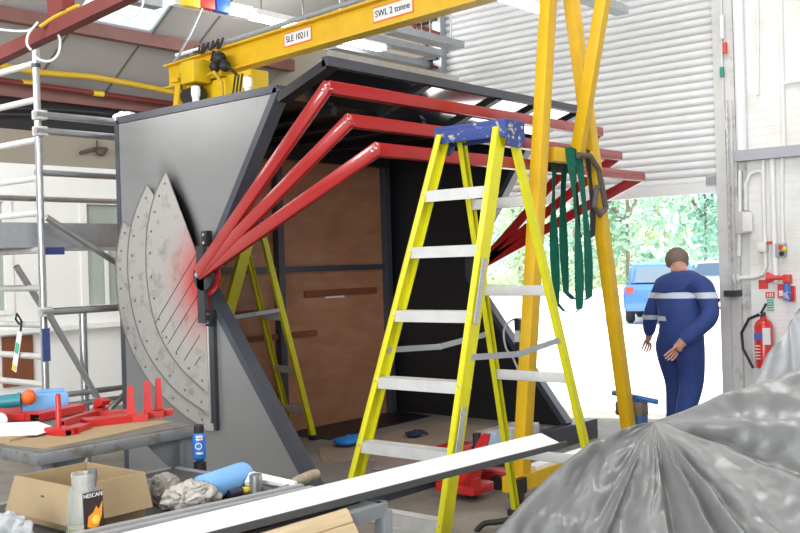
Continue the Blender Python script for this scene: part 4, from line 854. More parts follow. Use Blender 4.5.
mk(lambda m: m.tube([c + V((-.24, -.16, .0)), c + V((-.08, -.06, .015))], .028, 10), 'tool_grip', M_rub, pt)
c = tp(0, 419, ZT + .03); tag(mk(lambda m: m.lathe([(.03, 0), (.034, .01), (.034, .05), (.02, .055)], c, (.8, -.4, 0), 16), 'tape_roll', M_label), 'white tape roll at the left edge of the bench', 'tape')
# spray bottle hung by the bench leg
sb_ = P(200, 466, 'x', bx1 + .08)
sbt = thing('spray_can', 'blue spray can with black cap beside the grey bench leg', 'can', (sb_.x, sb_.y, 0))
zb, zt_ = P(199, 458, 'x', sb_.x).z, P(199, 433, 'x', sb_.x).z
r_ = .032
mk(lambda m: m.lathe([(r_ * .3, zb - .02), (r_, zb), (r_, zt_ - .015), (r_ * .8, zt_)], (sb_.x, sb_.y, 0), (0, 0, 1), 20), 'can_body', mat('can_blue', (.02, .15, .52), .35), sbt)
mk(lambda m: m.lathe([(r_ * .7, zt_), (r_ * .75, zt_ + .035), (r_ * .6, zt_ + .04)], (sb_.x, sb_.y, 0), (0, 0, 1), 16), 'cap', M_rub, sbt)
mk(lambda m: (m.lathe([(r_ * .95, 0), (r_ * .95, zb - .02)], (sb_.x, sb_.y, 0), (0, 0, 1), 16),), 'base_tube', M_rub, sbt)
vd = V((-sb_.x, -sb_.y, 0)).normalized(); sd_ = UZ.cross(vd)
zm = zb + (zt_ - zb) * .5
mk(lambda m: m.text('O', V((sb_.x, sb_.y, zm)) + vd * (r_ + .001) - sd_ * .004, sd_, UZ, .045), 'lettering', M_label, sbt, smooth=0)
mk(lambda m: [m.bx(V((sb_.x, sb_.y, zm + k)) + vd * r_ - V((.012, .012, .004)), V((sb_.x, sb_.y, zm + k)) + vd * r_ + V((.012, .012, .004))) for k in (-.032, .034, .046)] and None, 'print', M_label, sbt)

# ------------------------------------------------------------------ NEAR TABLE with box, jar, tray
ZN = .68
fr_ = P(383, 502, 'z', ZN)
nx1, ny1 = fr_.x, fr_.y; nx0, ny0 = nx1 - 1.30, .7
nt_ = thing('steel_table', 'grey square-tube steel table in the foreground under box and white strip', 'table', ((nx0 + nx1) / 2, (ny0 + ny1) / 2, 0))
def ntop(m):
    for a_, b_ in (((nx0, ny0), (nx0, ny1)), ((nx1, ny0), (nx1, ny1)), ((nx0, ny0), (nx1, ny0)), ((nx0, ny1), (nx1, ny1))):
        m.bar((a_[0], a_[1], ZN - .025), (b_[0], b_[1], ZN - .025), .05, .05)
mk(ntop, 'top_frame', M_galv, nt_)
mk(lambda m: m.bx((nx0 + .02, ny0, ZN - .012), (nx1 - .1, ny1 - .02, ZN)), 'table_sheet', mat('dark_sheet_top', (.085, .08, .075), .5, var=.4, scale=9), nt_)
for x, y in ((nx0, ny0), (nx1, ny0), (nx0, ny1), (nx1, ny1)): mk(lambda m: m.bx((x - .025, y - .025, 0), (x + .025, y + .025, ZN - .03), .003), 'leg', M_galv, nt_)
# white tray
zt2 = ZN + .05
e1, e2 = P(230, 507, 'z', zt2), P(541, 433, 'z', zt2); f1, f2 = P(230, 525, 'z', zt2), P(551, 441.5, 'z', zt2)
d1 = (e2 - e1).normalized(); kf = (f2 - e2).dot(d1); wv = (f1 - e1 + f2 - e2) / 2; wv -= d1 * wv.dot(d1); wv *= 1.16
E0, E1 = e1 - d1 * 1.15, e2
tr = thing('metal_strip', 'long white-topped metal strip with black edge lying across the table', 'metal strip', E0)
mk(lambda m: m.prism([E0, E1, E1 + wv + d1 * kf, E0 + wv], (0, 0, -.006)), 'white_face', M_traywhite, tr, smooth=0)
wn = wv.normalized()
mk(lambda m: (m.prism([E0 + wv, E1 + wv + d1 * (kf + .05), E1 + wv + wn * .012 + d1 * (kf + .05), E0 + wv + wn * .012], (0, 0, -.026)), m.bar(E0 + wn * .03 + V((0, 0, -.022)), E1 + wn * .03 + V((0, 0, -.022)) - d1 * .08, .03, .03)), 'black_edge', mat('dark_grey_edge', (.085, .087, .09), .45, .2), tr, smooth=0)
# grey channel lying beside the strip
G0, G1 = E0 - wn * .19 + V((0, 0, -.045)), e1 - wn * .12 + d1 * .42 + V((0, 0, -.045))
mk_ = MB()
for k, (o_, h_) in enumerate(((0, .035), (.035, .045), (.07, .035), (.10, .045), (.135, .035))): mk_.bar(G0 + wn * o_ + V((0, 0, h_ / 2)), G1 + wn * o_ + V((0, 0, h_ / 2)), .03, h_)
tag(build(mk_, 'aluminium_profile', mat('grey_profile', (.42, .43, .44), .5, .3, var=.15, scale=8), smooth=0), 'grey ribbed aluminium profile lying behind the white strip', 'profile')
# timber in front of the tray
w1, w2 = V((nx1 + .03, P(346, 508, 'x', nx1 + .03).y, P(346, 508, 'x', nx1 + .03).z)), None
def lean(m):
    L = 1.5; t = V((.52, 0, -.85)).normalized(); n_ = V((.85, 0, .52)).normalized(); hh = (w1.z - .02) / -t.z
    prof = [(0, -.03), (0, .0), (.008, .006), (.055, .008), (.06, .003), (.065, .008), (.115, .008), (.12, .003), (.125, .008), (.18, .008), (.185, .003), (.19, .008), (hh, .008), (hh, -.03)]
    m.prism([w1 + t * u + n_ * (h + .0) for u, h in prof], (0, -L, 0))
tag(mk(lean, 'timber_board', M_wood, smooth=40), 'pale grooved timber board leaning against the front of the steel table', 'timber')
# cardboard box
zb0, zb1 = ZN, ZN + .165
bA, bB, bCc = P(23.5, 474, 'z', zb1), P(72, 487, 'z', zb1), P(145, 472, 'z', zb1)
x0, x1, y0, y1 = bA.x, bB.x, bB.y, bCc.y
cb = thing('cardboard_box', 'open brown cardboard box on the foreground steel table', 'box', ((x0 + x1) / 2, (y0 + y1) / 2, ZN))
t_ = .006
mk(lambda m: (m.bx((x0, y0, zb0), (x0 + t_, y1, zb1)), m.bx((x1 - t_, y0, zb0), (x1, y1, zb1)), m.bx((x0 + t_, y0, zb0), (x1 - t_, y0 + t_, zb1)), m.bx((x0 + t_, y1 - t_, zb0), (x1 - t_, y1, zb1))), 'box_walls', M_card, cb, smooth=0)
mk(lambda m: m.bx((x0 + t_, y0 + t_, zb0), (x1 - t_, y1 - t_, zb0 + .006)), 'box_floor', M_cardin, cb)
mk(lambda m: (m.prism([(x0, y0 - .001, zb1), (x1, y0 - .001, zb1), (x1 + .012, y0 - .03, zb0 + .035), (x0 - .025, y0 - .03, zb0 + .035)], (0, -.005, 0)),), 'front_flap', M_card, cb, smooth=0)
mk(lambda m: (m.prism([(x1 + .001, y0, zb1), (x1 + .001, y1, zb1), (x1 + .03, y1 + .01, zb0 + .035), (x1 + .03, y0 - .03, zb0 + .035)], (.005, 0, 0)),), 'side_flap', M_card, cb, smooth=0)
mk(lambda m: [m.bx((x0 + .20 + k * .012, y0 - .018, zb0 + .11), (x0 + .208 + k * .012, y0 - .010, zb0 + .118)) for k in range(2)] and None, 'print_mark', M_ink, cb)
# coffee jar
jz = ZN
jc = PD(85, 538, 1); jd = (jz - HGT) / (jc.z - HGT); jc = PD(85, 538, jd)
jh = (538 - 473) / FPX * jd; jr = 16 / FPX * jd
jt = thing('glass_jar', 'old glass coffee jar with dark label and brush, before the cardboard box', 'jar', jc)
def jar(m):
    n = 32; prof = [(.0, 1.02), (.03, 1.08), (.4, .99), (.72, .86), (.76, .80), (.79, .78), (.985, .78), (1.0, .8)]; rings = []
    for h, s in prof:
        ring = []
        for k in range(n):
            a = 2 * math.pi * k / n; e = 2.0 if h > .77 else 3.2
            cx_, sy_ = math.cos(a), math.sin(a); rr = (abs(cx_) ** e + abs(sy_) ** e) ** (-1 / e)
            ring.append(m.bm.verts.new(jc + V((cx_ * rr, sy_ * rr * .9, 0)) * jr * s + V((0, 0, h * jh))))
        rings.append(ring)
    for i in range(len(rings) - 1):
        for k in range(n): m.face((rings[i][k], rings[i][(k + 1) % n], rings[i + 1][(k + 1) % n], rings[i + 1][k]))
    m.face(rings[0][::-1])
mk(jar, 'glass_body', M_glassjar, jt)
mk(lambda m: m.lathe([(jr * .6, 0), (jr * .9, .004), (jr * .9, jh * .16)], jc + V((0, 0, .004)), (0, 0, 1), 20), 'oil_residue', mat('yellow_residue', (.55, .50, .18), .5), jt)
vj = V((-jc.x, -jc.y, 0)).normalized(); sj = UZ.cross(vj); fdir = (vj * .8 + sj * .6).normalized() * 1
lc = jc + V((1, -.0, 0)) * jr * 1.0
ln = V((1, 0, 0)); ls = V((0, 1, 0))
lz0, lz1 = jh * .02, jh * .62
def jl(u0, u1, h0, h1, o): return [jc + V((jr * (1.06 - .16 * h) + o, u * jr, h * jh)) for u, h in ((u0, h0), (u1, h0), (u1, h1), (u0, h1))]
lb = mk(lambda m: m.prism(jl(-.7, .7, .15, .74, 0), (.003, 0, 0)), 'jar_label', mat('label_brown', (.03, .015, .01), .4), jt)
mk(lambda m: m.prism(jl(-.7, .7, .64, .74, .003), (.001, 0, 0)), 'label_band', M_ink, lb)
mk(lambda m: m.text('NESCAFE', jc + V((jr * (1.06 - .16 * .69) + .005, 0, jh * .69)), ls, (-.16 * jr, 0, jh), jr * .34, .0006), 'lettering', M_label, lb, smooth=0)
def flame(m):
    pts = [(-.5, .23), (-.1, .19), (.3, .22), (.55, .36), (.64, .58), (.35, .46), (.2, .52), (-.05, .43), (-.4, .38)]
    m.prism([jc + V((jr * (1.06 - .16 * h) + .0032, u * jr, h * jh)) for u, h in pts], (.001, 0, 0))
mk(flame, 'label_glow', mat('label_orange', (.80, .30, .02), .4), lb)
mk(lambda m: m.lathe([(.0, 0), (jr * .28, 0), (jr * .22, .001), (0, .0012)], jc + V((jr * 1.03 + .005, .1 * jr, jh * .32)), (1, 0, 0), 16), 'label_cup', mat('label_yellow', (.95, .62, .08), .4), lb)
mk(lambda m: m.tube([jc + V((jr * .3, jr * .2, jh * .3)), jc + V((jr * .35, jr * .4, jh * .95)), jc + V((jr * .35, jr * .5, jh * 1.06))], [jr * .14, jr * .34, jr * .22], 10), 'brush', mat('bristle_grey', (.16, .16, .16), .9, var=.4, scale=60), jt)
# rag, paper roll, tray, tools
def lump(name, c, r, scl, m_, lab, cat, amp=.35, fr=2.2, seed=0, zmin=None):
    m = MB(); m.ball((0, 0, 0), 1, 5); sd = V((seed, seed * .7, 3))
    for v in m.bm.verts:
        n = v.co.normalized(); wp_ = n + V((noise.noise(n * 1.7 + sd), noise.noise(n * 1.7 + sd * 2), noise.noise(n * 1.7 - sd))) * .5
        k = 1 + .5 * amp * noise.noise(n * fr * .6 + sd) - amp * .8 * (.38 - min(.38, abs(noise.noise(wp_ * fr * .75 + sd)) * 1.3)) + amp * .12 * noise.noise(wp_ * fr * 2.2 - sd)
        v.co = V((n.x * scl[0], n.y * scl[1], n.z * scl[2])) * r * k
    zz_ = min(v.co.z for v in m.bm.verts) * .7
    for v in m.bm.verts: v.co.z = max(v.co.z, zz_)
    for v in m.bm.verts: v.co = v.co + V(c) - V((0, 0, zz_))
    return tag(build(m, name, m_, smooth=60), lab, cat)
def np_(px, py, z=ZN): return P(px, py, 'z', z)
lump('rag', np_(168, 505), .075, (.9, .9, 1.0), M_rag, 'grubby grey rag, higher left bundle next to cardboard box', 'rag', .55, 2.0, 4)
lump('rag', np_(192, 507), .10, (1.0, 1.15, .62), mat('streaked_rag', (.46, .435, .385), .9, col2=(.17, .155, .14), thr=(.36, .5), scale=20, bump=.4, bscale=30), 'streaked crumpled rag between grey rag and blue paper roll', 'rag', .65, 2.2, 9)
ra, rb = np_(201, 490, ZN + .055), np_(238, 477, ZN + .055)
dr2 = (rb - ra).normalized()
pr = thing('paper_roll', 'light blue paper towel roll lying on the foreground table', 'paper roll', (ra + rb) / 2)
rl_ = (rb - ra).length
mk(lambda m: m.lathe([(.018, .0), (.054, 0), (.056, .01), (.056, rl_ + .03), (.054, rl_ + .04), (.018, rl_ + .04)], ra, dr2, 28), 'roll', M_blueroll, pr)
mk(lambda m: m.lathe([(.0, -.001), (.018, -.001), (.018, .003), (0, .003)], ra, dr2, 16), 'core', M_ink, pr)
c = np_(153, 500); tag(mk(lambda m: (m.bx(c + V((-.08, -.06, 0)), c + V((.08, .07, .008))), m.bx(c + V((-.08, -.06, .008)), c + V((-.072, .07, .07))), m.bx(c + V((.072, -.06, .008)), c + V((.08, .07, .07))), m.bx(c + V((-.072, -.06, .008)), c + V((.072, -.052, .07))), m.bx(c + V((-.072, .062, .008)), c + V((.072, .07, .07)))), 'parts_tray', M_galv), 'small grey parts tray between cardboard box and rag', 'tray')
kn = thing('knife', 'yellow-handled knife with dark grip on the foreground table', 'knife', np_(240, 490))
a, b = np_(228, 494, ZN + .02), np_(254, 488, ZN + .015)
mk(lambda m: m.tube([a, a.lerp(b, .5)], .017, 10), 'grip', mat('dark_purple_grip', (.03, .025, .05), .5), kn)
mk(lambda m: m.tube([a.lerp(b, .5), a.lerp(b, .8), b], [.014, .014, .010], 10), 'handle', M_yelpl, kn)
sg = thing('caulking_gun', 'bright steel caulking gun frame lying behind the yellow-handled knife', 'tool', np_(270, 482))
a, b = np_(252, 474, ZN + .07), np_(296, 484, ZN + .05)
mk(lambda m: (m.bar(a, b, .02, .018), m.bar(a, np_(247, 484, ZN + .04), .018, .018), m.bar(np_(262, 481, ZN + .03), np_(297, 487, ZN + .03), .012, .012)), 'gun_frame', M_label, sg)
mk(lambda m: (m.lathe([(.0, 0), (.026, 0), (.026, .075), (.016, .08), (0, .08)], np_(256, 493), (0, 0, 1), 14),), 'nozzle_can', M_alu, sg)
mk(lambda m: (m.bar(np_(258, 486, ZN + .02), np_(283, 494, ZN + .02), .012, .012), m.bar(np_(268, 492, ZN + .015), np_(300, 482, ZN + .03), .01, .01)), 'rod', M_alu, sg)
br = thing('scraper', 'wooden-handled scraper resting beside the white strip', 'tool', np_(305, 484))
a, b = np_(293, 483, ZN + .05), np_(316, 474, ZN + .05)
mk(lambda m: m.tube([a, a.lerp(b, .15), a.lerp(b, .6), b, b + (b - a) * .05], [.014, .022, .024, .022, .012], 12), 'handle', M_woodh, br)
mk(lambda m: m.tube([np_(268, 496, ZN + .02), a], .007, 8), 'shaft', M_chrome, br)
mk(lambda m: m.ball(np_(305, 482, ZN + .015), .02, 2), 'rest_cloth', M_darkmetal, br) if False else None
lump('plastic_bag', np_(6, 550), .088, (1.0, 1.0, .9), M_plastic, 'crumpled clear plastic bag in the bottom left corner', 'bag', .6, 2.2, 2)
# small blue scrap
tag(mk(lambda m: m.tube([np_(236, 486, ZN + .008), np_(243, 484, ZN + .008)], .008, 8), 'pen_cap', M_bluefoam), 'tiny blue cap lying beside the blue roll', 'cap')
# grey plank and red-brown stand below the bench
flat('alu_plank', ((392, 516), (440, 522), (448, 533), (392, 534)), .04, .03, M_alud, 'grey aluminium plank on the floor under the near ladder foot', 'plank')

# ------------------------------------------------------------------ PALLET TRUCK
pp = P(480, 492, 'z', .06)
pk = thing('pallet_truck', 'red pallet truck parked between the ladder and the yellow crane leg', 'pallet truck', (pp.x, pp.y, 0))
def pq(px, py, z=None, x=None): return P(px, py, 'x', x if x is not None else pp.x)
xk = pp.x
mk(lambda m: m.prism([P(463, 482, 'x', xk), P(470, 470, 'x', xk), P(487, 436, 'x', xk), P(491, 434, 'x', xk), P(484, 462, 'x', xk), P(478, 490, 'x', xk)], (-.05, 0, 0)), 'tow_frame', M_fire, pk)
mk(lambda m: (m.bx((xk - .30, pp.y - .10, .05), (xk + .02, pp.y + .14, .11), .008), m.bx((xk - .05, pp.y - .1, .1), (xk + .02, pp.y - .02, .16))), 'fork', M_fire, pk)
mk(lambda m: (m.bx((xk - .55, pp.y + .36, .05), (xk + .02, pp.y + .52, .12), .008),), 'fork', M_fire, pk)
mk(lambda m: (m.bx((xk - .5, pp.y + .1, .06), (xk - .3, pp.y + .42, .30), .01), m.bx((xk - .3, pp.y + .2, .2), (xk - .1, pp.y + .34, .26))), 'pump_body', M_fire, pk)
mk(lambda m: m.lathe([(.04, 0), (.04, .2), (.03, .22), (.03, .3)], (xk - .2, pp.y + .26, .1), (0, 0, 1), 14), 'ram', M_rub, pk)
for y in (pp.y + .1, pp.y + .42): mk(lambda m: m.lathe([(0, -.03), (.05, -.03), (.05, .03), (0, .03)], (xk - .1, y - .06, .05), (0, 1, 0), 14), 'wheel', M_rub, pk)
mk(lambda m: m.lathe([(.014, 0), (.014, .01)], P(474, 483, 'x', xk + .001), (1, 0, 0), 10), 'pin', M_ink, pk)
# boxes / tins seen over the sill
cp = P(497, 449, 'z', .17)
tb = tag(mk(lambda m: m.bx((cp.x - .16, cp.y - .08, .17), (cp.x + .04, cp.y + .55, .30), .008), 'printed_carton', mat('printed_carton', (.45, .62, .78), .5, col2=(.55, .30, .22), thr=(.44, .56), scale=9)), 'blue and white printed carton on the booth sill behind the ladder', 'carton')
# white plank lying on the crane base
yb0, yb1 = P(530, 471, 'x', XG).y, P(557, 460, 'x', XG).y
tag(mk(lambda m: m.bx((XG - .06, lb_.y + .15, .2), (XG + .03, lb_.y + .95, .225)), 'white_plank', M_traywhite), 'white plank lying on the yellow crane base beam', 'plank')
cable('floor_hose', ((476, 532), (484, 524), (498, 522), (512, 520), (520, 527)), (P(495, 526, 'z', .03) - O).dot(FW), .018, M_rub, 'short black hose on the concrete beside the grey cover')

# ------------------------------------------------------------------ TARPAULINS
def tarp(name, ridge, front, back, folds, lab, m_, apex, seed=0, bottom=.0, amp=.06):
    # ridge/front/back: 3-D polylines with the same number of points; the cover drapes over the ridge
    nu, nv = 150, 90; rows = []
    def samp(pl, t):
        n = len(pl) - 1; x = min(t * n, n - 1e-6); i = int(x); f = x - i; p0, p1, p2, p3 = pl[max(i - 1, 0)], pl[i], pl[i + 1], pl[min(i + 2, n)]
        return .5 * ((2 * p1) + (p2 - p0) * f + (2 * p0 - 5 * p1 + 4 * p2 - p3) * f * f + (3 * p1 - p0 - 3 * p2 + p3) * f ** 3)
    for j in range(nv + 1):
        v = j / nv * 2 - .6     # -.6..0 back, 0..1.4 front
        row = []
        for i in range(nu + 1):
            u = i / nu; r, f, b = samp(ridge, u), samp(front, u), samp(back, u)
            if v < 0: s = -v / .6; p = r.lerp(b, s); p.z = r.z + (b.z - r.z) * s ** 1.3
            else: s = v / 1.4; p = r.lerp(f, s); p.z = r.z + (f.z - r.z) * (s * .85 + .15 * s * s) + .05 * math.sin(s * math.pi)
            if v > 0:
                q = p - apex; ang = math.atan2(q.x * R0.x + q.y * R0.y, -q.z + .10); L = q.length
                dd_ = 0
                for a, wd, h in folds: dd_ += h * math.exp(-((ang - a) / wd) ** 2) * min(1, L / .18)
                wr = amp * .35 * noise.noise(V((p.x * 5 + seed, p.y * 5, p.z * 7))) + amp * .16 * noise.noise(V((p.x * 16, p.y * 16 + seed, p.z * 16)))
                p = p - FW * (dd_ + wr * min(1, s * 5)) + UZ * (dd_ * .35)
            else: p = p + UZ * .02 * noise.noise(p * 6)
            row.append(p)
        rows.append(row)
    m = MB(); m.grid(rows); return tag(build(m, name, m_, smooth=70), lab, 'cover')
def cr(pl, x):
    n = len(pl); i = int(math.floor(x)); f = x - i; p0, p1, p2, p3 = (pl[(i + k) % n] for k in (-1, 0, 1, 2))
    return .5 * ((2 * p1) + (p2 - p0) * f + (2 * p0 - 5 * p1 + 4 * p2 - p3) * f * f + (3 * p1 - p0 - 3 * p2 + p3) * f ** 3)
apex = PD(654, 421.5, 3.46)
skirt = [PD(*q_) for q_ in ((484, 548, 3.12), (478, 640, 2.98), (500, 700, 2.86), (546, 705, 2.74), (620, 710, 2.62), (690, 710, 2.54), (769, 700, 2.48), (850, 690, 2.48), (921, 690, 2.52), (960, 600, 2.75), (940, 530, 3.05), (925, 440, 3.4), (905, 338, 3.72))]
skirt += [skirt[-1] + FW * .5 - UZ * (skirt[-1].z - .5), apex + FW * .65 + R0 * .3 - UZ * .5, apex + FW * .55 - R0 * .25 - UZ * .55, skirt[0] + FW * .35 - UZ * .35]
NS = len(skirt)
FOLD = ((1.6, .5, .03), (3.0, .14, .05), (3.5, .30, -.045), (4.3, .4, .02), (5.35, .28, -.075), (5.98, .15, .08), (6.35, .14, -.035), (6.75, .16, .055), (7.3, .3, -.05), (8.3, .4, .04), (9.2, .35, .07), (10.1, .35, -.10), (10.9, .4, .05))
def sheet(m):
    nt, nsx = 420, 70; rows = []
    for j in range(nsx + 3):
        s_ = min(j / nsx, 1); row = []
        for i in range(nt + 1):
            t = (i % nt) / nt * NS; b_ = cr(skirt, t); mid = apex.lerp(b_, .5)
            lift = .16 if t < 1 else (.16 - .08 * min(1, t - 1) if t < 8 else .06 if t < 11 else .0)
            if t > 11 and t < 13: lift = .02
            if t > 16: lift = .16
            c_ = mid + UZ * lift
            p = apex * (1 - s_) ** 2 + c_ * 2 * s_ * (1 - s_) + b_ * s_ ** 2
            f = 0
            if .6 < t < 11.8:
                for a_, w_, h_ in FOLD: f += h_ * math.exp(-((t - a_) / w_) ** 2)
                f *= min(1, (t - .6) / .5) * min(1, (11.8 - t) / .6)
            wgt = min(1, max(0, s_ - .03) / (.34 + .12 * math.sin(t * 2.3))); wgt = wgt * wgt * (3 - 2 * wgt) * (.55 + .75 * s_)
            wr = .030 * noise.noise(V((p.x * 6, p.y * 6, p.z * 8))) + .014 * noise.noise(V((p.x * 17, p.y * 17, p.z * 17))) + .03 * abs(noise.noise(V((t * 1.7, s_ * 9, 4)))) * (1 if t < 5 else .4)
            p = p + (UZ * .55 - FW * .8) * (f * wgt) * .8 + (UZ * .5 - FW * .6) * wr * min(1, s_ * 4)
            if j > nsx: p = V((p.x, p.y, p.z)); p.z = .012 if j == nsx + 2 else p.z * .5
            row.append(p)
        rows.append(row)
    m.grid(rows)
tag(mk(sheet, 'dust_sheet', M_tarp, smooth=80), 'large creased grey tarpaulin draped over machinery in the right foreground', 'cover')
folds = ()
rg2 = [PD(*q_) for q_ in ((700, 440, 4.95), (728, 404, 4.95), (752, 384, 4.97), (770, 352, 5.0), (785, 330, 5.03), (803, 306, 5.05), (850, 285, 5.1), (900, 290, 5.2), (950, 315, 5.3), (990, 390, 5.4), (1010, 500, 5.45))]
fr3 = [PD(*q_) for q_ in ((690, 560, 4.7), (725, 560, 4.7), (750, 560, 4.68), (775, 560, 4.66), (800, 560, 4.65), (830, 560, 4.65), (880, 560, 4.7), (940, 560, 4.75), (990, 565, 4.9), (1020, 565, 5.1), (1030, 560, 5.3))]
bk3 = [r_ + FW * .4 - UZ * (r_.z - .02) for r_ in rg2]
tarp('dust_sheet', rg2, fr3, bk3, ((-.5, .1, .03), (-.1, .08, -.03), (.3, .1, .04), (.7, .1, -.04)), 'taller pale grey tarpaulin peak behind the foreground cover, under the extinguisher', mat('pale_grey_tarpaulin', (.30, .31, .33), .4, var=.15, scale=6, bump=.3, bscale=8), PD(800, 320, 4.95), 5, amp=.04)

# ------------------------------------------------------------------ PERSON
def skin(nodes, edges, lvl=2):
    me = bpy.data.meshes.new('s'); names = list(nodes); me.from_pydata([nodes[k][0] for k in names], [(names.index(a), names.index(b)) for a, b in edges], [])
    o = bpy.data.objects.new('s', me); C.objects.link(o); md = o.modifiers.new('k', 'SKIN'); md.use_smooth_shade = True
    for i, k in enumerate(names):
        r = nodes[k][1]; me.skin_vertices[0].data[i].radius = r if isinstance(r, tuple) else (r, r)
    me.skin_vertices[0].data[0].use_root = True
    sb = o.modifiers.new('s', 'SUBSURF'); sb.levels = lvl; sb.render_levels = lvl
    bpy.context.view_layer.update()
    res = bpy.data.meshes.new_from_object(o.evaluated_get(bpy.context.evaluated_depsgraph_get())); bpy.data.objects.remove(o); return res
PC = PD(676, 300, 8.9); px_, py_ = PC.x, PC.y
fwd = V((.10, 1, 0)).normalized(); rgt = V((fwd.y, -fwd.x, 0))
def B(r, f, z): return V((px_, py_, 0)) + rgt * r + fwd * f + UZ * z
N_ = dict(pelvis=(B(.02, -.02, .90), (.225, .17)), waist=(B(.02, .02, 1.06), (.205, .165)), chest=(B(-.03, .12, 1.23), (.245, .17)), upper=(B(-.06, .20, 1.35), (.19, .13)), neck=(B(-.10, .27, 1.43), (.075, .075)), head1=(B(-.155, .33, 1.475), (.08, .09)), head2=(B(-.205, .39, 1.54), (.086, .102)), head3=(B(-.23, .41, 1.61), (.06, .076)),
          lsh=(B(-.23, .17, 1.33), .095), lel=(B(-.32, .10, 1.08), .075), lcu=(B(-.375, .16, .93), .062), lwr=(B(-.39, .18, .90), .036), lpalm=(B(-.42, .21, .83), (.045, .026)),
          rsh=(B(.20, .14, 1.33), .10), rel=(B(.37, -.06, 1.08), .082), rcu=(B(.235, -.26, .90), .066), rwr=(B(.21, -.285, .875), .038), rpalm=(B(.165, -.31, .81), (.048, .03)),
          lhip=(B(-.10, 0, .86), .155), lkn=(B(-.09, .14, .48), .11), lan=(B(-.09, .06, .10), .075), ltoe=(B(-.09, .23, .045), (.05, .04)),
          rhip=(B(.12, 0, .86), .155), rkn=(B(.12, .02, .48), .11), ran=(B(.12, -.20, .12), .075), rtoe=(B(.12, -.04, .045), (.05, .04)))
E_ = [('pelvis', 'waist'), ('waist', 'chest'), ('chest', 'upper'), ('upper', 'neck'), ('neck', 'head1'), ('head1', 'head2'), ('head2', 'head3'), ('upper', 'lsh'), ('lsh', 'lel'), ('lel', 'lcu'), ('lcu', 'lwr'), ('lwr', 'lpalm'), ('upper', 'rsh'), ('rsh', 'rel'), ('rel', 'rcu'), ('rcu', 'rwr'), ('rwr', 'rpalm'),
      ('pelvis', 'lhip'), ('lhip', 'lkn'), ('lkn', 'lan'), ('lan', 'ltoe'), ('pelvis', 'rhip'), ('rhip', 'rkn'), ('rkn', 'ran'), ('ran', 'rtoe')]
pm = MB(); me_ = skin(N_, E_); pm.bm.from_mesh(me_)
for s, wr, pa, side in (('l', N_['lwr'][0], N_['lpalm'][0], -1), ('r', N_['rwr'][0], N_['rpalm'][0], 1)):
    d = (pa - wr).normalized(); ac = d.cross(fwd).normalized(); th = d.cross(ac).normalized()
    for k in range(4):
        o = ac * (k - 1.5) * .021; L = (.075, .088, .083, .065)[k]; b0 = pa + o * .8
        f_ = skin({'a': (b0, .011), 'b': (b0 + d * .035 + o * .3, .0105), 'c': (b0 + d * (.035 + L * .5) + th * .012 + o * .4, .0095), 'd': (b0 + d * (.03 + L * .9) + th * .035 + o * .4, .008)}, [('a', 'b'), ('b', 'c'), ('c', 'd')], 1); pm.bm.from_mesh(f_)
    b0 = wr.lerp(pa, .5) + th * .02
    f_ = skin({'a': (b0, .013), 'b': (b0 + th * .035 + d * .02, .012), 'c': (b0 + th * .05 + d * .06, .009)}, [('a', 'b'), ('b', 'c')], 1); pm.bm.from_mesh(f_)
# face: nose, ears, brow, mouth
hc = N_['head2'][0]; hf = (fwd * .9 - rgt * .35).normalized(); hr = V((hf.y, -hf.x, 0))
pm.ball(hc + hf * .105 - UZ * .01, .02, 2, (.8, 1, 1.4)); pm.ball(hc + hr * .088 - UZ * .005 - hf * .01, .028, 2, (.5, .8, 1.2)); pm.ball(hc - hr * .088 - UZ * .005 - hf * .01, .028, 2, (.5, .8, 1.2)); pm.ball(hc + hf * .095 - UZ * .055, .022, 2, (1.2, .6, .4))
pm.bm.faces.ensure_lookup_table()
for f in pm.bm.faces:
    c = f.calc_center_median(); f.material_index = 0
    if c.z > 1.47 or (c - N_['neck'][0]).length < .09 and c.z > 1.45: f.material_index = 1
    for kw, kp, kc in (('lwr', 'lpalm', 'lcu'), ('rwr', 'rpalm', 'rcu')):
        a, b = N_[kc][0], N_[kp][0]; d = (b - a).normalized()
        tt = (c - a).dot(d); rad = (c - a - d * tt).length
        if .03 < tt < .36 and rad < .10: f.material_index = 1
    if c.z < .1: f.material_index = 2
pe = build(pm, 'person', [M_navy, M_skin, M_ink], smooth=80, loc=(px_, py_, 0))
tag(pe, 'person in navy blue work clothes with pale stripe across back, walking out the doorway', 'person')
def band(z, m, h=.05, off=.012):
    rows = []
    for dz in (-h / 2, h / 2):
        row = []
        for k in range(41):
            a = 2 * math.pi * k / 40; zc_ = z + dz
            t = (zc_ - 1.08) / .2; f0 = .02 + .05 * t
            row.append(B(math.cos(a) * (.222 + off), f0 + math.sin(a) * (.168 + off), zc_))
        rows.append(row)
    m.grid(rows)
# reflective tape hugging the jacket: lifted from the body surface itself
def tape(z, h, xr):
    bmx = bmesh.new(); bmx.from_mesh(pe.data)
    bmesh.ops.bisect_plane(bmx, geom=bmx.verts[:] + bmx.edges[:] + bmx.faces[:], plane_co=(0, 0, z - h / 2), plane_no=(0, 0, 1), clear_inner=True)
    bmesh.ops.bisect_plane(bmx, geom=bmx.verts[:] + bmx.edges[:] + bmx.faces[:], plane_co=(0, 0, z + h / 2), plane_no=(0, 0, 1), clear_outer=True)
    bmesh.ops.delete(bmx, geom=[f for f in bmx.faces if f.material_index != 0 or not (xr[0] < (f.calc_center_median()).dot(rgt) < xr[1])], context='FACES')
    bmx.normal_update()
    for v in bmx.verts: v.co += v.normal * .006
    for f in bmx.faces: f.material_index = 0
    me = bpy.data.meshes.new('reflective_tape'); bmx.to_mesh(me); bmx.free(); me.materials.append(M_refl)
    o = bpy.data.objects.new('reflective_tape', me); C.objects.link(o); o.parent = pe
xc = V((px_, py_, 0)).dot(rgt)
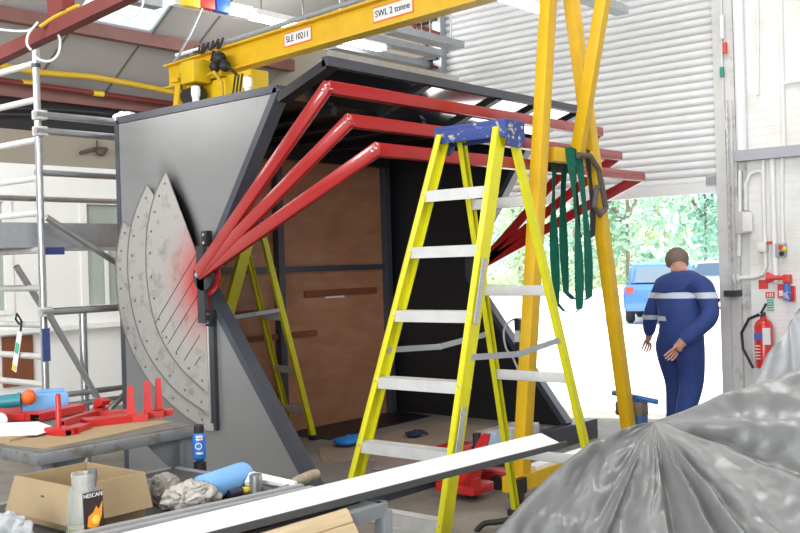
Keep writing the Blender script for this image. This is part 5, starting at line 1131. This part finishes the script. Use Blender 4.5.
tape(1.255, .05, (-99, 99)); tape(1.06, .04, (-99, -.02))
hm = MB(); hm.ball(hc + UZ * .03 - hf * .012, .112, 3, (.95, .95, 1.0))
bmesh.ops.delete(hm.bm, geom=[v for v in hm.bm.verts if (v.co - hc).dot(hf) > .035 or v.co.z < hc.z - .035 + ((v.co - hc).dot(hf)) * .6], context='VERTS')
for v in hm.bm.verts: v.co += V((noise.noise(v.co * 40), noise.noise(v.co * 40 + V((3, 0, 0))), noise.noise(v.co * 40 + V((0, 5, 0))))) * .008
build(hm, 'hair', M_hair, pe)

# ------------------------------------------------------------------ small things by the doorway
vp = PD(634, 408, 8.0)
vs_ = thing('bench_vice', 'small blue and brown vice on a blue stand near the doorway', 'vice', (vp.x, vp.y, 0))
mk(lambda m: (m.tube([(vp.x + .05, vp.y, .02), (vp.x + .05, vp.y, vp.z - .05)], .06, 12), m.lathe([(.16, 0), (.16, .02)], (vp.x + .05, vp.y, 0), (0, 0, 1), 16)), 'stand', mat('stand_blue', (.03, .10, .28), .5), vs_)
mk(lambda m: (m.bx((vp.x - .14, vp.y - .06, vp.z - .06), (vp.x + .1, vp.y + .06, vp.z + .05), .02), m.ball((vp.x - .05, vp.y - .04, vp.z), .08, 2)), 'vice_body', mat('vice_brown', (.22, .17, .14), .6, var=.5, scale=20), vs_)
mk(lambda m: (m.tube([(vp.x - .18, vp.y, vp.z + .11), (vp.x + .2, vp.y, vp.z + .06)], .022, 8), m.bx((vp.x - .04, vp.y - .03, vp.z + .04), (vp.x + .04, vp.y + .03, vp.z + .1))), 'vice_handle', mat('handle_blue', (.04, .14, .42), .4), vs_)
# things on the booth roof
for px, py, h_, lab in ((196, 103, .14, 'white capped pipe end standing on booth roof, left of two'), (248, 94, .17, 'white capped pipe end standing on booth roof, right of two')):
    c = P(px, py, 'y', 5.2); zt = P(px, py - 14, 'y', 5.2).z
    t = thing('pipe_stub', lab, 'pipe', (c.x, c.y, 2.745)); mk(lambda m: m.tube([(c.x, c.y, 2.745), (c.x, c.y, zt - .05)], .028, 12), 'pipe', M_wpvc, t)
    mk(lambda m: m.lathe([(.035, 0), (.037, .05), (.033, .08), (.02, .085)], (c.x, c.y, zt - .06), (0, 0, 1), 14), 'cap', M_wpvc, t)
cr = P(125, 118, 'y', 4.7)
lump('crumpled_film', (cr.x, cr.y, 2.755), .09, (1.2, .8, .55), M_paper, 'crumpled white film on the rear corner of booth roof', 'plastic film', .5, 2.5, 7)
# rafter glimpsed at the far gable and a broken fitting on the tan band
tag(mk(lambda m: (m.tube([P(80, 153, 'x', XL + .03), P(97, 148, 'x', XL + .03), P(107, 149, 'x', XL + .03)], .02, 8), m.tube([P(97, 140, 'x', XL + .03), P(97, 148, 'x', XL + .03)], .012, 6), m.ball(P(101, 152, 'x', XL + .02), .07, 2, (.5, 1, .7))), 'wall_fitting', mat('rusty_fitting', (.09, .07, .05), .8)), 'rusty broken fitting on the tan band above the office', 'fitting')
